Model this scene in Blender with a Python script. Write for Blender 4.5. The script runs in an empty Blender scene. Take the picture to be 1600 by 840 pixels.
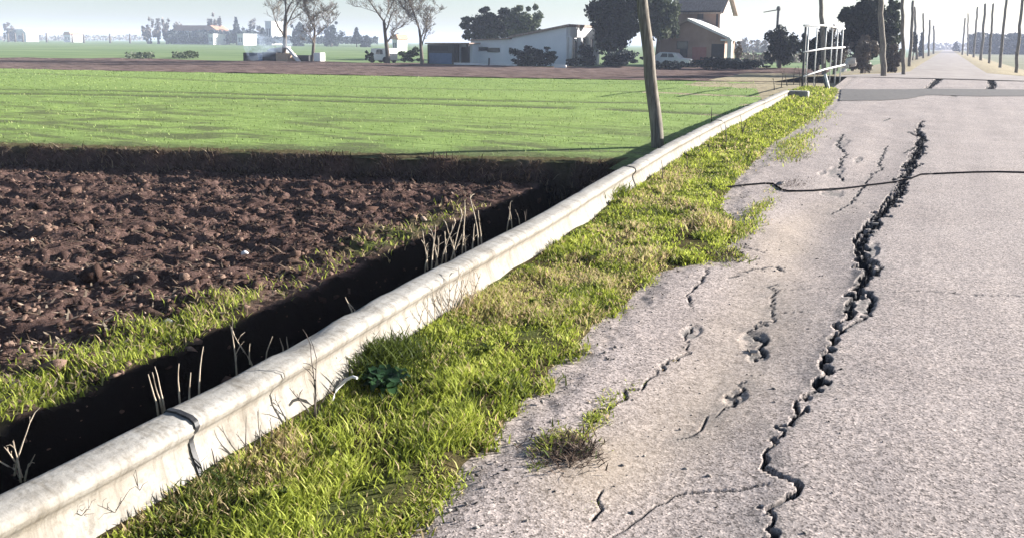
import bpy, bmesh, math, random
import numpy as np
from mathutils import Matrix, Vector

sc = bpy.context.scene
COL = sc.collection
rad = math.radians
random.seed(7)
RNG = np.random.default_rng(11)

# ------------------------------------------------------------------ camera
CAM_H = 1.7
FPX = 1300.0                      # focal length in photo pixels (1600 wide)
PX0, PY0 = 800.0, 255.0           # principal point (the photo is cropped from a taller frame)
YAW, PITCH, ROLL = rad(27.3406), rad(8.18995), rad(0.60158)
cam = bpy.data.cameras.new("camera")
cam.sensor_width = 36.0
cam.lens = FPX / 1600 * 36.0
cam.shift_y = -(420.0 - PY0) / 1600.0
cam.clip_start, cam.clip_end = 0.05, 20000
camo = bpy.data.objects.new("camera", cam)
COL.objects.link(camo)
CM = Matrix.Rotation(YAW, 3, 'Z') @ Matrix.Rotation(math.pi / 2 - PITCH, 3, 'X') @ Matrix.Rotation(ROLL, 3, 'Z')
camo.matrix_world = Matrix.Translation((0, 0, CAM_H)) @ CM.to_4x4()
sc.camera = camo
CMN = np.array(CM)

# ------------------------------------------------------------------ sky, sun, exposure
SUN_EL, SUN_AZ = rad(17.5), rad(46.0)     # azimuth measured from +Y towards +X
w = bpy.data.worlds.new("World")
sc.world = w
w.use_nodes = True
wn = w.node_tree.nodes
sky = wn.new('ShaderNodeTexSky')
sky.sky_type = 'NISHITA'
sky.sun_disc = False
sky.sun_elevation = SUN_EL
sky.sun_rotation = SUN_AZ
sky.air_density, sky.dust_density, sky.ozone_density = 0.8, 1.1, 1.0
w.node_tree.links.new(sky.outputs[0], wn['Background'].inputs[0])
wn['Background'].inputs[1].default_value = 0.05
sun = bpy.data.lights.new("sun", 'SUN')
sun.energy = 5.0
sun.angle = rad(0.5)
sun.color = (1.0, 0.96, 0.91)
suno = bpy.data.objects.new("sun", sun)
COL.objects.link(suno)
SD = Vector((math.sin(SUN_AZ) * math.cos(SUN_EL), math.cos(SUN_AZ) * math.cos(SUN_EL), math.sin(SUN_EL)))
suno.rotation_euler = SD.to_track_quat('Z', 'Y').to_euler()
sc.view_settings.view_transform = 'Standard'
sc.view_settings.look = 'None'
sc.view_settings.exposure = 1.8
sc.view_settings.gamma = 1.0
sc.cycles.max_bounces = 6
sc.cycles.volume_bounces = 1
sc.cycles.transparent_max_bounces = 8


# ------------------------------------------------------------------ where a photo pixel lies in the place
def ray(px, py):
    return CMN @ np.array([(px - PX0) / FPX, -(py - PY0) / FPX, -1.0])

def G(px, py, z=0.0):                      # on the level z
    d = ray(px, py)
    return d * ((z - CAM_H) / d[2]) + np.array([0, 0, CAM_H])

def AY(px, py, Y):                         # on the upright plane y = Y
    d = ray(px, py)
    return d * (Y / d[1]) + np.array([0, 0, CAM_H])

def AX(px, py, X):
    d = ray(px, py)
    return d * (X / d[0]) + np.array([0, 0, CAM_H])

def AD(px, py, D):                         # at forward distance D from the camera
    return ray(px, py) * D + np.array([0, 0, CAM_H])


# ------------------------------------------------------------------ noise
def _h(ix, iy, s):
    n = (ix * 374761393 + iy * 668265263 + s * 1442695041) & 0xFFFFFFFF
    n = ((n ^ (n >> 13)) * 1274126177) & 0xFFFFFFFF
    n = (n ^ (n >> 16)) & 0xFFFFFFFF
    return n / 4294967295.0

def vn(x, y, s=0):
    x = np.asarray(x, float); y = np.asarray(y, float)
    ix = np.floor(x).astype(np.int64); iy = np.floor(y).astype(np.int64)
    fx = x - ix; fy = y - iy
    fx = fx * fx * (3 - 2 * fx); fy = fy * fy * (3 - 2 * fy)
    a = _h(ix, iy, s); b = _h(ix + 1, iy, s); c = _h(ix, iy + 1, s); d = _h(ix + 1, iy + 1, s)
    return (a + (b - a) * fx) * (1 - fy) + (c + (d - c) * fx) * fy

def fbm(x, y, o=4, s=0):
    t = 0; a = 0.5; n = 0
    for i in range(o):
        t = t + a * vn(np.asarray(x) * 2 ** i + 17.3 * i, np.asarray(y) * 2 ** i - 9.1 * i, s + i)
        n += a; a *= 0.5
    return t / n

def sstep(a, b, x):
    t = np.clip((np.asarray(x, float) - a) / (b - a), 0, 1)
    return t * t * (3 - 2 * t)


# ------------------------------------------------------------------ materials
def nt(name):
    m = bpy.data.materials.new(name)
    m.use_nodes = True
    t = m.node_tree
    return m, t, t.nodes, t.links, t.nodes['Principled BSDF']

def ramp(n, l, fac, stops):
    r = n.new('ShaderNodeValToRGB')
    e = r.color_ramp.elements
    while len(e) < len(stops):
        e.new(0.5)
    for el, (p, c) in zip(e, stops):
        el.position = p
        el.color = (*c, 1)
    l.new(fac, r.inputs[0])
    return r.outputs[0]

def noise(n, l, co, scale, detail=4, rough=0.6):
    x = n.new('ShaderNodeTexNoise')
    x.inputs['Scale'].default_value = scale
    x.inputs['Detail'].default_value = detail
    x.inputs['Roughness'].default_value = rough
    l.new(co, x.inputs['Vector'])
    return x.outputs['Fac']

def mixc(n, l, fac, a, b, mode='MIX'):
    x = n.new('ShaderNodeMix')
    x.data_type = 'RGBA'
    x.blend_type = mode
    for s, v in ((0, fac), (6, a), (7, b)):
        if isinstance(v, (int, float)):
            x.inputs[s].default_value = v
        elif isinstance(v, tuple):
            x.inputs[s].default_value = (*v, 1)
        else:
            l.new(v, x.inputs[s])
    return x.outputs[2]

def attr(n, name):
    a = n.new('ShaderNodeAttribute')
    a.attribute_name = name
    return a.outputs['Fac']

def bump(n, l, b, h, strength, dist):
    x = n.new('ShaderNodeBump')
    x.inputs['Strength'].default_value = strength
    x.inputs['Distance'].default_value = dist
    l.new(h, x.inputs['Height'])
    l.new(x.outputs[0], b.inputs['Normal'])

def mat(name, c1, c2, scale=4.0, rough=0.85, bs=0.3, bd=0.02, spec=0.2, lo=0.35, hi=0.65, stretch=None):
    m, t, n, l, b = nt(name)
    tc = n.new('ShaderNodeTexCoord')
    co = tc.outputs['Object']
    if stretch:
        mp = n.new('ShaderNodeMapping')
        mp.inputs['Scale'].default_value = stretch
        l.new(co, mp.inputs[0])
        co = mp.outputs[0]
    f = noise(n, l, co, scale)
    l.new(ramp(n, l, f, [(lo, c1), (hi, c2)]), b.inputs['Base Color'])
    b.inputs['Roughness'].default_value = rough
    b.inputs['Specular IOR Level'].default_value = spec
    if bs:
        bump(n, l, b, f, bs, bd)
    return m

def leafmat(name, stops, trans=0.35, rough=0.6):
    m, t, n, l, b = nt(name)
    c = ramp(n, l, attr(n, 'tint'), stops)
    l.new(c, b.inputs['Base Color'])
    b.inputs['Roughness'].default_value = rough
    b.inputs['Specular IOR Level'].default_value = 0.15
    tr = n.new('ShaderNodeBsdfTranslucent')
    l.new(c, tr.inputs[0])
    mx = n.new('ShaderNodeMixShader')
    mx.inputs[0].default_value = trans
    l.new(b.outputs[0], mx.inputs[1])
    l.new(tr.outputs[0], mx.inputs[2])
    l.new(mx.outputs[0], n['Material Output'].inputs[0])
    return m


# ------------------------------------------------------------------ mesh helpers
def me_np(name, V, F, m=None, smooth=False, **attrs):
    """V (n,3), F (k,3) or (k,4) -> mesh"""
    me = bpy.data.meshes.new(name)
    V = np.ascontiguousarray(V, np.float32); F = np.ascontiguousarray(F, np.int32)
    k, c = F.shape
    me.vertices.add(len(V)); me.vertices.foreach_set('co', V.ravel())
    me.loops.add(k * c); me.loops.foreach_set('vertex_index', F.ravel())
    me.polygons.add(k); me.polygons.foreach_set('loop_start', np.arange(0, k * c, c, dtype=np.int32))
    me.update(calc_edges=True)
    for a, v in attrs.items():
        me.attributes.new(a, 'FLOAT', 'POINT').data.foreach_set('value', np.ascontiguousarray(v, np.float32).ravel())
    if m:
        me.materials.append(m)
    if smooth:
        me.polygons.foreach_set('use_smooth', np.ones(k, bool))
    return me

def link(name, me, parent=None, loc=None):
    o = bpy.data.objects.new(name, me)
    COL.objects.link(o)
    if parent:
        o.parent = parent
    if loc is not None:
        o.location = loc
    return o

def tag(o, label=None, cat=None, group=None, kind=None):
    if label: o['label'] = label
    if cat: o['category'] = cat
    if group: o['group'] = group
    if kind: o['kind'] = kind
    return o

def thing(name, label, cat, loc, group=None, rz=0.0):
    o = bpy.data.objects.new(name, None)
    o.empty_display_size = 0.2
    COL.objects.link(o)
    o.location = loc
    o.rotation_euler = (0, 0, rz)
    return tag(o, label, cat, group)

def grid_faces(r, c):
    i = np.arange(r * c).reshape(r, c)
    return np.stack([i[:-1, :-1], i[:-1, 1:], i[1:, 1:], i[1:, :-1]], -1).reshape(-1, 4)

class MB:
    """collects simple solids into one mesh; coordinates are world, the parent's place is taken off"""
    def __init__(s, off=(0, 0, 0)):
        s.bm = bmesh.new(); s.off = Vector(off)
    def v(s, p):
        return s.bm.verts.new(Vector(p) - s.off)
    def box(s, lo, hi):
        (x0, y0, z0), (x1, y1, z1) = lo, hi
        a = [s.v(p) for p in ((x0, y0, z0), (x1, y0, z0), (x1, y1, z0), (x0, y1, z0), (x0, y0, z1), (x1, y0, z1), (x1, y1, z1), (x0, y1, z1))]
        for f in ((3, 2, 1, 0), (4, 5, 6, 7), (0, 1, 5, 4), (1, 2, 6, 5), (2, 3, 7, 6), (3, 0, 4, 7)):
            s.bm.faces.new([a[i] for i in f])
        return s
    def prism(s, poly, y0, y1):              # poly: (x, z) list, extruded along y
        a = [s.v((x, y0, z)) for x, z in poly]; b = [s.v((x, y1, z)) for x, z in poly]
        s.bm.faces.new(a); s.bm.faces.new(b[::-1])
        for i in range(len(a)):
            j = (i + 1) % len(a)
            s.bm.faces.new((a[j], a[i], b[i], b[j]))
        return s
    def slab(s, pts, t):                     # quad pts with thickness t downwards
        a = [s.v(p) for p in pts]; b = [s.v((p[0], p[1], p[2] - t)) for p in pts]
        s.bm.faces.new(a); s.bm.faces.new(b[::-1])
        for i in range(len(a)):
            j = (i + 1) % len(a)
            s.bm.faces.new((a[j], a[i], b[i], b[j]))
        return s
    def tube(s, pts, rs, n=6, cap=True):
        pts = [Vector(p) for p in pts]
        rings = []
        for i, p in enumerate(pts):
            d = (pts[min(i + 1, len(pts) - 1)] - pts[max(i - 1, 0)]).normalized()
            u = d.orthogonal().normalized() if abs(d.z) < 0.9 else d.cross(Vector((0, 1, 0))).normalized()
            q = d.cross(u)
            r = rs[i] if hasattr(rs, '__len__') else rs
            rings.append([s.v(p + (u * math.cos(2 * math.pi * k / n) + q * math.sin(2 * math.pi * k / n)) * r) for k in range(n)])
        for a, b in zip(rings, rings[1:]):
            for k in range(n):
                f = s.bm.faces.new((a[k], a[(k + 1) % n], b[(k + 1) % n], b[k])); f.smooth = n > 4
        if cap:
            s.bm.faces.new(rings[0][::-1]); s.bm.faces.new(rings[-1])
        return s
    def blob(s, c, r, seed=0, sub=1, rough=0.25):
        res = bmesh.ops.create_icosphere(s.bm, subdivisions=sub, radius=1.0)
        rr = random.Random(seed)
        for v in res['verts']:
            k = 1 + rough * (rr.random() - 0.5) * 2
            v.co = Vector(c) - s.off + Vector((v.co.x * r[0], v.co.y * r[1], v.co.z * r[2])) * k
        return s
    def build(s, name, m, parent=None, bevel=0.0):
        bmesh.ops.recalc_face_normals(s.bm, faces=s.bm.faces[:])
        if bevel:
            bmesh.ops.bevel(s.bm, geom=s.bm.edges[:], offset=bevel, segments=1, affect='EDGES')
        me = bpy.data.meshes.new(name)
        s.bm.to_mesh(me); s.bm.free()
        me.materials.append(m)
        return link(name, me, parent, None if parent else s.off)

def blades(P, h, wd, ang, lean, tint, bend=0.5):
    """tapered bent blades, 3 triangles each"""
    n = len(P)
    dx, dy = np.cos(ang), np.sin(ang)
    side = np.stack([-dy, dx, np.zeros(n)], 1) * (wd / 2)[:, None]
    d = np.stack([dx * lean, dy * lean, np.ones(n)], 1)
    d /= np.linalg.norm(d, axis=1)[:, None]
    mid = P + d * (h * 0.55)[:, None]
    d2 = np.stack([dx * (lean + bend), dy * (lean + bend), np.ones(n)], 1)
    d2 /= np.linalg.norm(d2, axis=1)[:, None]
    tip = mid + d2 * (h * 0.45)[:, None]
    V = np.stack([P - side, P + side, mid - side * .75, mid + side * .75, tip], 1).reshape(-1, 3)
    b = np.arange(n)[:, None] * 5
    F = np.concatenate([b + [0, 1, 3], b + [0, 3, 2], b + [2, 3, 4]], 1).reshape(-1, 3)
    return V, F, np.repeat(tint, 5)


# ================================================================== THE LIE OF THE LAND
def poly_px(L, z):
    return np.array([G(a, b, z)[:2] for a, b in L])

EDGE = poly_px([(560, 900), (620, 840), (700, 745), (790, 660), (850, 600), (905, 540), (960, 480), (1010, 430), (1060, 412), (1110, 410), (1150, 375),
                (1158, 350), (1130, 320), (1150, 280), (1200, 235), (1250, 200), (1300, 165), (1310, 150)], 0.0)
EDGE = np.vstack([[EDGE[0, 0], 0.3], EDGE[1:], [-3.75, 36.0], [-4.6, 50.0]])
RIM_Z = 0.27
RIMP = poly_px([(0, 765), (250, 650), (400, 570), (600, 457), (700, 408), (850, 332), (920, 290), (1030, 229), (1100, 195), (1180, 160), (1225, 141)], RIM_Z)
RY = np.concatenate([[-1.0, 0.5], RIMP[:, 1]]); RX = np.concatenate([[-2.5, -2.54], RIMP[:, 0]])
_k = np.linspace(-1, RIMP[-1, 1], 300)
_r = np.interp(_k, RY, RX)
for _ in range(3):
    _r[4:-4] = np.convolve(_r, np.ones(9) / 9, 'valid')

def rim_x(y):  return np.interp(y, _k, _r)
def edge_x(y): return np.interp(y, EDGE[:, 1], EDGE[:, 0])
WALL_END = float(RIMP[-1, 1])

def bank_y(x):                      # line of the earth bank between the ploughed plot and the wheat
    return 13.0 + (np.asarray(x) + 5.6) * 0.375 + 0.25 * (fbm(np.asarray(x) * 0.7, 3.3, 3, 5) - .5)

FIELD_Z = -0.66


# ------------------------------------------------------------------ cracks of the road, traced where they lie
def crack_pts(L, z=-0.04, jag=0.0, seed=0, step=0.05, wk=0.44):
    W = np.array([[*G(a, b, z)[:2], c * (wk if c > 5 else .85) * np.linalg.norm(G(a, b, z) - [0, 0, CAM_H]) / FPX / 2] for a, b, c in L])
    out = []
    rr = np.random.default_rng(seed)
    for p, q in zip(W, W[1:]):
        n = max(1, int(np.hypot(*(q - p)[:2]) / step))
        for i in range(n):
            out.append(p + (q - p) * i / n)
    out.append(W[-1])
    out = np.array(out)
    out[:, 2] *= .45 + 1.1 * fbm(np.arange(len(out)) * .45, seed * 7.7, 2, 19)
    j = rr.normal(0, jag, (len(out), 2))
    out[1:-1, :2] += j[1:-1]
    return out

MAIN = [(1180, 880, 12), (1195, 840, 13), (1215, 815, 15), (1248, 768, 15), (1235, 757, 14), (1205, 745, 18), (1200, 730, 13), (1212, 690, 14), (1240, 650, 16), (1270, 610, 17),
        (1285, 575, 20), (1300, 545, 20), (1315, 520, 22), (1330, 480, 30), (1345, 455, 34), (1352, 430, 36), (1352, 410, 44), (1345, 385, 30), (1355, 365, 26),
        (1375, 340, 24), (1390, 320, 30), (1405, 300, 26), (1413, 285, 22), (1420, 262, 26), (1430, 245, 28), (1437, 230, 26), (1440, 215, 20), (1433, 205, 14), (1441, 190, 4)]
CRACKS = [  # points (px, py, width px), depth, jag
    (MAIN, 0.105, 0.024),
    ([(1352, 408, 12), (1378, 424, 14), (1352, 440, 10)], 0.03, 0.02),
    ([(1345, 455, 6), (1362, 470, 14), (1352, 500, 12), (1318, 522, 6)], 0.08, 0.015),
    ([(1235, 655, 5), (1268, 640, 10), (1262, 648, 4)], 0.08, 0.01),
    ([(1395, 280, 5), (1432, 262, 16), (1440, 258, 4)], 0.07, 0.012),
    ([(1392, 300, 4), (1380, 318, 8), (1352, 352, 8), (1335, 372, 14), (1340, 400, 10)], 0.07, 0.012),
    ([(1413, 238, 4), (1424, 231, 10), (1450, 222, 5)], 0.03, 0.012),
    ([(1418, 206, 5), (1436, 212, 9)], 0.03, 0.012),
    # the second fissure with broken lips
    ([(1213, 438, 4), (1205, 455, 5), (1214, 480, 6), (1200, 497, 4), (1172, 510, 7), (1190, 520, 16), (1186, 545, 14), (1176, 560, 6)], 0.03, 0.02),
    ([(1165, 590, 3), (1150, 610, 16), (1142, 628, 15), (1128, 641, 6), (1100, 655, 4), (1060, 680, 2)], 0.03, 0.02),
    # grassy joint
    ([(1105, 420, 6), (1098, 440, 5), (1072, 462, 6), (1085, 485, 4)], 0.03, 0.012),
    ([(1080, 508, 12), (1068, 520, 6), (1075, 545, 6), (1040, 568, 5), (1000, 600, 7), (950, 632, 10), (915, 670, 8), (900, 690, 6)], 0.025, 0.018),
    ([(925, 812, 4), (935, 790, 6), (940, 765, 3)], 0.025, 0.012),
    ([(1145, 405, 5), (1160, 410, 7), (1185, 402, 3)], 0.02, 0.01),
    ([(1160, 385, 5), (1192, 392, 5)], 0.02, 0.01),
    ([(1225, 418, 4), (1212, 412, 5), (1170, 420, 4), (1140, 432, 5)], 0.02, 0.01),
    # hairlines
    ([(1200, 760, 3), (1150, 764, 3.5), (1090, 765, 3.5), (1050, 772, 4), (1030, 790, 2.5), (960, 830, 4), (930, 850, 3)], 0.012, 0.008),
    ([(1213, 446, 2.2), (1290, 445, 2.2), (1335, 448, 2)], 0.012, 0.006),
    ([(1385, 462, 2), (1460, 461, 2), (1520, 466, 2.2), (1600, 466, 2), (1680, 470, 2)], 0.012, 0.006),
    ([(1205, 482, 2), (1260, 484, 2)], 0.012, 0.006),
    ([(1386, 226, 2.5), (1372, 258, 4), (1380, 262, 4), (1362, 270, 3), (1342, 300, 4), (1325, 318, 6), (1300, 330, 3)], 0.025, 0.012),
    ([(1318, 210, 6), (1308, 225, 8), (1322, 240, 5), (1310, 262, 4)], 0.035, 0.02),
    ([(1318, 280, 4), (1308, 272, 8), (1306, 270, 6)], 0.03, 0.012),
    ([(1390, 186, 5), (1380, 190, 4)], 0.03, 0.01),
    ([(1440, 138, 2.5), (1500, 137.5, 3), (1560, 137, 3.2), (1620, 137.5, 3.2), (1690, 138, 3)], 0.06, 0.02),
    # the two open gaps just before the narrow road
    ([(1470, 118, 11), (1466, 124, 19), (1456, 134, 19), (1440, 144, 17), (1424, 152, 13)], 0.3, 0.02),
    ([(1537, 119, 11), (1546, 125, 17), (1551, 132, 20), (1546, 140, 19), (1535, 147, 17)], 0.3, 0.02),
]
CR = [(crack_pts(L, -0.02 if d < .25 else 0.0, j, i, 0.045 if i < 20 else 0.06), d) for i, (L, d, j) in enumerate(CRACKS)]


MXY = np.linspace(1.5, 26, 200)
_o = np.argsort(CR[0][0][:, 1])
MXX = np.interp(MXY, CR[0][0][_o, 1], CR[0][0][_o, 0])
MXW = np.interp(MXY, CR[0][0][_o, 1], CR[0][0][_o, 2])
for _ in range(3):
    MXX[3:-3] = np.convolve(MXX, np.ones(7) / 7, 'valid'); MXW[3:-3] = np.convolve(MXW, np.ones(7) / 7, 'valid')

def road_base(x, y):
    """sagging, wrinkled surface without its cracks"""
    mx = np.interp(y, MXY, MXX)
    left = sstep(0.0, -0.5, x - mx) * sstep(0.1, 0.9, x - edge_x(y)) * sstep(27, 16, y)
    wst = np.interp(y, MXY, MXW)
    z = -0.02 * left - np.clip(.6 * wst, .008, .032) * sstep(.04, -.10, x - mx) * sstep(-1.1, -.1, x - mx) * sstep(25, 17, y)
    z = z - 0.025 * np.exp(-((x + 1.05) / 0.4) ** 2) * sstep(2.5, 4, y) * sstep(13, 8, y)
    z = z + 0.03 * (fbm(x * 1.1, y * 0.7, 3, 21) - .5) * sstep(0.6, -0.4, x) + 0.012 * (fbm(x * 2.6, y * 2.2, 3, 22) - .5) * sstep(0.2, -0.6, x)
    z = z + 0.012 * (fbm(x * 0.8, y * 0.8, 2, 23) - .5)
    return z

def dist_field(X, Y, ys):
    """per grid point: deepest crack cut and a mask of open crack; ys = row values (ascending)"""
    cut = np.zeros_like(X); mask = np.zeros_like(X); lip = np.zeros_like(X)
    jit = (fbm(X * 16, Y * 11, 3, 31) - .5)
    jx = 0.075 * (fbm(X * 15, Y * 11, 3, 33) - .5)
    for P, dep in CR:
        Rr = P[:, 2].max() * 3 + 0.1
        r0, r1 = np.searchsorted(ys, P[:, 1].min() - Rr), np.searchsorted(ys, P[:, 1].max() + Rr)
        if r1 <= r0: continue
        xs, yy = X[r0:r1] + jx[r0:r1] * min(1, P[:, 2].max() * 20), Y[r0:r1]
        best = np.full(xs.shape, -9.0)
        for a, b in zip(P, P[1:]):
            q0, q1 = np.searchsorted(ys[r0:r1], min(a[1], b[1]) - Rr), np.searchsorted(ys[r0:r1], max(a[1], b[1]) + Rr)
            if q1 <= q0: continue
            sx, sy = xs[q0:q1], yy[q0:q1]
            dx, dy = b[0] - a[0], b[1] - a[1]
            t = np.clip(((sx - a[0]) * dx + (sy - a[1]) * dy) / (dx * dx + dy * dy + 1e-9), 0, 1)
            wd = a[2] + (b[2] - a[2]) * t
            d = np.hypot(sx - a[0] - dx * t, sy - a[1] - dy * t)
            best[q0:q1] = np.maximum(best[q0:q1], wd * (1 + 1.1 * jit[r0:r1][q0:q1]) - d)
        big = P[:, 2].max() > 0.015
        e = np.maximum(0.013 if big else 0.006, 0.0014 * yy)
        c = dep * np.clip((best + 0.002) / e, 0, 1) ** 0.8
        cut[r0:r1] = np.maximum(cut[r0:r1], c)
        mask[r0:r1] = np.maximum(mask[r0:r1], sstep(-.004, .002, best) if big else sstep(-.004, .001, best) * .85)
        if big:
            lip[r0:r1] = np.maximum(lip[r0:r1], np.exp(-np.clip(-best, 0, 9) / 0.06))
    return cut, mask, lip


# ================================================================== SETTING MATERIALS
def asphalt_mat():
    m, t, n, l, b = nt("old_bleached_asphalt")
    co = n.new('ShaderNodeTexCoord').outputs['Object']
    big = noise(n, l, co, 0.9, 5, 0.6)
    base = ramp(n, l, big, [(0.3, (0.285, 0.246, 0.232)), (0.7, (0.345, 0.302, 0.286))])
    vo = n.new('ShaderNodeTexVoronoi'); vo.inputs['Scale'].default_value = 120; l.new(co, vo.inputs['Vector'])
    sp = n.new('ShaderNodeSeparateColor'); l.new(vo.outputs['Color'], sp.inputs[0])
    stone = ramp(n, l, sp.outputs[0], [(0.0, (0.25, 0.24, 0.235)), (0.2, (0.62, 0.6, 0.59)), (0.45, (1.0, 1.0, 1.0)), (0.86, (1.2, 1.17, 1.14)), (1.0, (1.75, 1.7, 1.62))])
    c = mixc(n, l, 1.0, base, stone, 'MULTIPLY')
    f2 = noise(n, l, co, 34, 3, 0.7)
    c = mixc(n, l, 1.0, c, ramp(n, l, f2, [(0.3, (0.55, 0.54, 0.53)), (0.52, (1.0, 1.0, 1.0)), (0.72, (1.3, 1.29, 1.27))]), 'MULTIPLY')
    wt = n.new('ShaderNodeMapping'); wt.inputs['Scale'].default_value = (1.1, .06, 1); l.new(co, wt.inputs[0])
    c = mixc(n, l, 1.0, c, ramp(n, l, noise(n, l, wt.outputs[0], 2.0, 5, .6), [(.3, (.84, .84, .85)), (.55, (1, 1, 1)), (.75, (1.1, 1.09, 1.07))]), 'MULTIPLY')
    c = mixc(n, l, 1.0, c, ramp(n, l, noise(n, l, co, 5, 5, .7), [(.3, (.86, .86, .87)), (.5, (1, 1, 1)), (.75, (1.08, 1.07, 1.05))]), 'MULTIPLY')
    sand = mixc(n, l, attr(n, 'sand'), c, ramp(n, l, f2, [(0.3, (0.26, 0.205, 0.15)), (0.7, (0.40, 0.33, 0.25))]))
    worn = mixc(n, l, attr(n, 'worn'), sand, ramp(n, l, f2, [(0.3, (0.06, 0.058, 0.056)), (0.7, (0.2, 0.185, 0.17))]))
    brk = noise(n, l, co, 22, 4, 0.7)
    deep = mixc(n, l, attr(n, 'open'), worn, ramp(n, l, brk, [(0.35, (0.010, 0.010, 0.013)), (0.68, (0.026, 0.025, 0.027)), (0.82, (0.09, 0.08, 0.07))]))  # broken bitumen, blackened further for the shade inside the cracks
    l.new(deep, b.inputs['Base Color'])
    b.inputs['Roughness'].default_value = 0.9
    b.inputs['Specular IOR Level'].default_value = 0.25
    mx = n.new('ShaderNodeMath'); mx.operation = 'ADD'; l.new(vo.outputs['Distance'], mx.inputs[0]); l.new(f2, mx.inputs[1])
    bump(n, l, b, mx.outputs[0], 0.3, 0.003)
    return m

def soil_mat(name, d, li, scale=9, bd=0.03):
    m, t, n, l, b = nt(name)
    co = n.new('ShaderNodeTexCoord').outputs['Object']
    f = noise(n, l, co, scale, 8, 0.7)
    f2 = noise(n, l, co, scale * 0.12, 4, 0.6)
    c = ramp(n, l, f, [(0.3, d), (0.72, li)])
    c = mixc(n, l, 1.0, c, ramp(n, l, f2, [(0.3, (.62, .6, .6)), (0.7, (1.32, 1.32, 1.3))]), 'MULTIPLY')
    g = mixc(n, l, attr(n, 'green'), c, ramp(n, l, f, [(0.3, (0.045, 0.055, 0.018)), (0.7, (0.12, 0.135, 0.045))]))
    g = mixc(n, l, attr(n, 'wet'), g, (0.012, 0.0095, 0.0085))  # near-black soil paints the channel wall's shade into the ditch
    l.new(g, b.inputs['Base Color'])
    b.inputs['Roughness'].default_value = 1.0
    b.inputs['Specular IOR Level'].default_value = 0.0
    bump(n, l, b, f, 0.8, bd)
    return m

def wheat_mat():
    m, t, n, l, b = nt("young_wheat")
    co = n.new('ShaderNodeTexCoord').outputs['Object']
    mp = n.new('ShaderNodeMapping'); mp.inputs['Rotation'].default_value = (0, 0, rad(-20)); mp.inputs['Scale'].default_value = (0.35, 2.4, 1); l.new(co, mp.inputs[0])
    f = noise(n, l, mp.outputs[0], 3.0, 6, 0.65)
    f2 = noise(n, l, co, 0.12, 3, 0.5)
    f3 = noise(n, l, co, 14, 4, 0.7)
    c = ramp(n, l, f, [(0.3, (0.11, 0.155, 0.042)), (0.5, (0.20, 0.285, 0.08)), (0.72, (0.30, 0.385, 0.135))])
    c = mixc(n, l, 1.0, c, ramp(n, l, f2, [(0.3, (0.88, 0.9, 0.9)), (0.7, (1.12, 1.1, 1.05))]), 'MULTIPLY')
    c = mixc(n, l, 1.0, c, ramp(n, l, f3, [(0.3, (0.72, 0.72, 0.7)), (0.65, (1.15, 1.15, 1.15))]), 'MULTIPLY')
    c = mixc(n, l, attr(n, 'bare'), c, ramp(n, l, f3, [(0.35, (0.05, 0.06, 0.025)), (0.7, (0.15, 0.165, 0.075))]))
    l.new(c, b.inputs['Base Color'])
    b.inputs['Roughness'].default_value = 0.9
    b.inputs['Specular IOR Level'].default_value = 0.1
    bump(n, l, b, f3, 0.5, 0.04)
    return m

M_ASPH = asphalt_mat()
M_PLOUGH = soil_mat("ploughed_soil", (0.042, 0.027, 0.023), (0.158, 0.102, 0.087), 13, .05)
M_VERGE = soil_mat("verge_soil", (0.03, 0.028, 0.014), (0.11, 0.085, 0.045), 14)
M_WHEAT = wheat_mat()
M_FALLOW = mat("fallow_earth", (0.07, 0.048, 0.042), (0.23, 0.17, 0.15), 1.6, 1.0, 0.9, 0.25, spec=0, stretch=(0.5, 1.6, 1))
M_FAR = mat("far_pasture", (0.115, 0.18, 0.07), (0.19, 0.25, 0.11), 0.03, 0.95, 0, spec=0.1, stretch=(1, 3, 1))
M_PALE = mat("pale_stubble", (0.16, 0.17, 0.1), (0.24, 0.23, 0.15), 0.08, 0.95, 0, spec=0.1)
M_STRAW = mat("dead_grass", (0.2, 0.16, 0.09), (0.36, 0.3, 0.18), 3.0, 0.95, 0.5, 0.05)
M_FARROAD = mat("pale_far_asphalt", (0.26, 0.225, 0.205), (0.32, 0.285, 0.26), 0.8, 0.92, 0.1, 0.01, stretch=(1, 0.3, 1))
M_CONC = None


def concrete_mat():
    m, t, n, l, b = nt("weathered_concrete")
    co = n.new('ShaderNodeTexCoord').outputs['Object']
    f = noise(n, l, co, 3.0, 7, 0.65)
    f2 = noise(n, l, co, 45, 4, 0.6)
    c = ramp(n, l, f, [(0.3, (0.25, 0.235, 0.212)), (0.5, (0.325, 0.312, 0.29)), (0.7, (0.385, 0.373, 0.353))])
    c = mixc(n, l, 1.0, c, ramp(n, l, f2, [(0.28, (0.72, 0.7, 0.67)), (0.5, (1, 1, 1))]), 'MULTIPLY')
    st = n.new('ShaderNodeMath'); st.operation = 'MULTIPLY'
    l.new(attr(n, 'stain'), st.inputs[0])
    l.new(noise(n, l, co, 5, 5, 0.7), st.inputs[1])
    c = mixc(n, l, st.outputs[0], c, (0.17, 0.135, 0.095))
    mp = n.new('ShaderNodeMapping'); mp.inputs['Scale'].default_value = (2, 9, .8); l.new(co, mp.inputs[0])
    c = mixc(n, l, 1.0, c, ramp(n, l, noise(n, l, mp.outputs[0], 2.0, 6, .7), [(.3, (.58, .55, .5)), (.5, (.98, .98, .97)), (.75, (1.12, 1.12, 1.12))]), 'MULTIPLY')
    c = mixc(n, l, ramp(n, l, noise(n, l, co, 11, 6, .75), [(.56, (0, 0, 0)), (.68, (.8, .8, .8))]), c, (.15, .135, .115))
    l.new(c, b.inputs['Base Color'])
    b.inputs['Roughness'].default_value = 0.88
    b.inputs['Specular IOR Level'].default_value = 0.25
    bump(n, l, b, f2, 0.35, 0.006)
    return m
M_CONC = concrete_mat()
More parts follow.
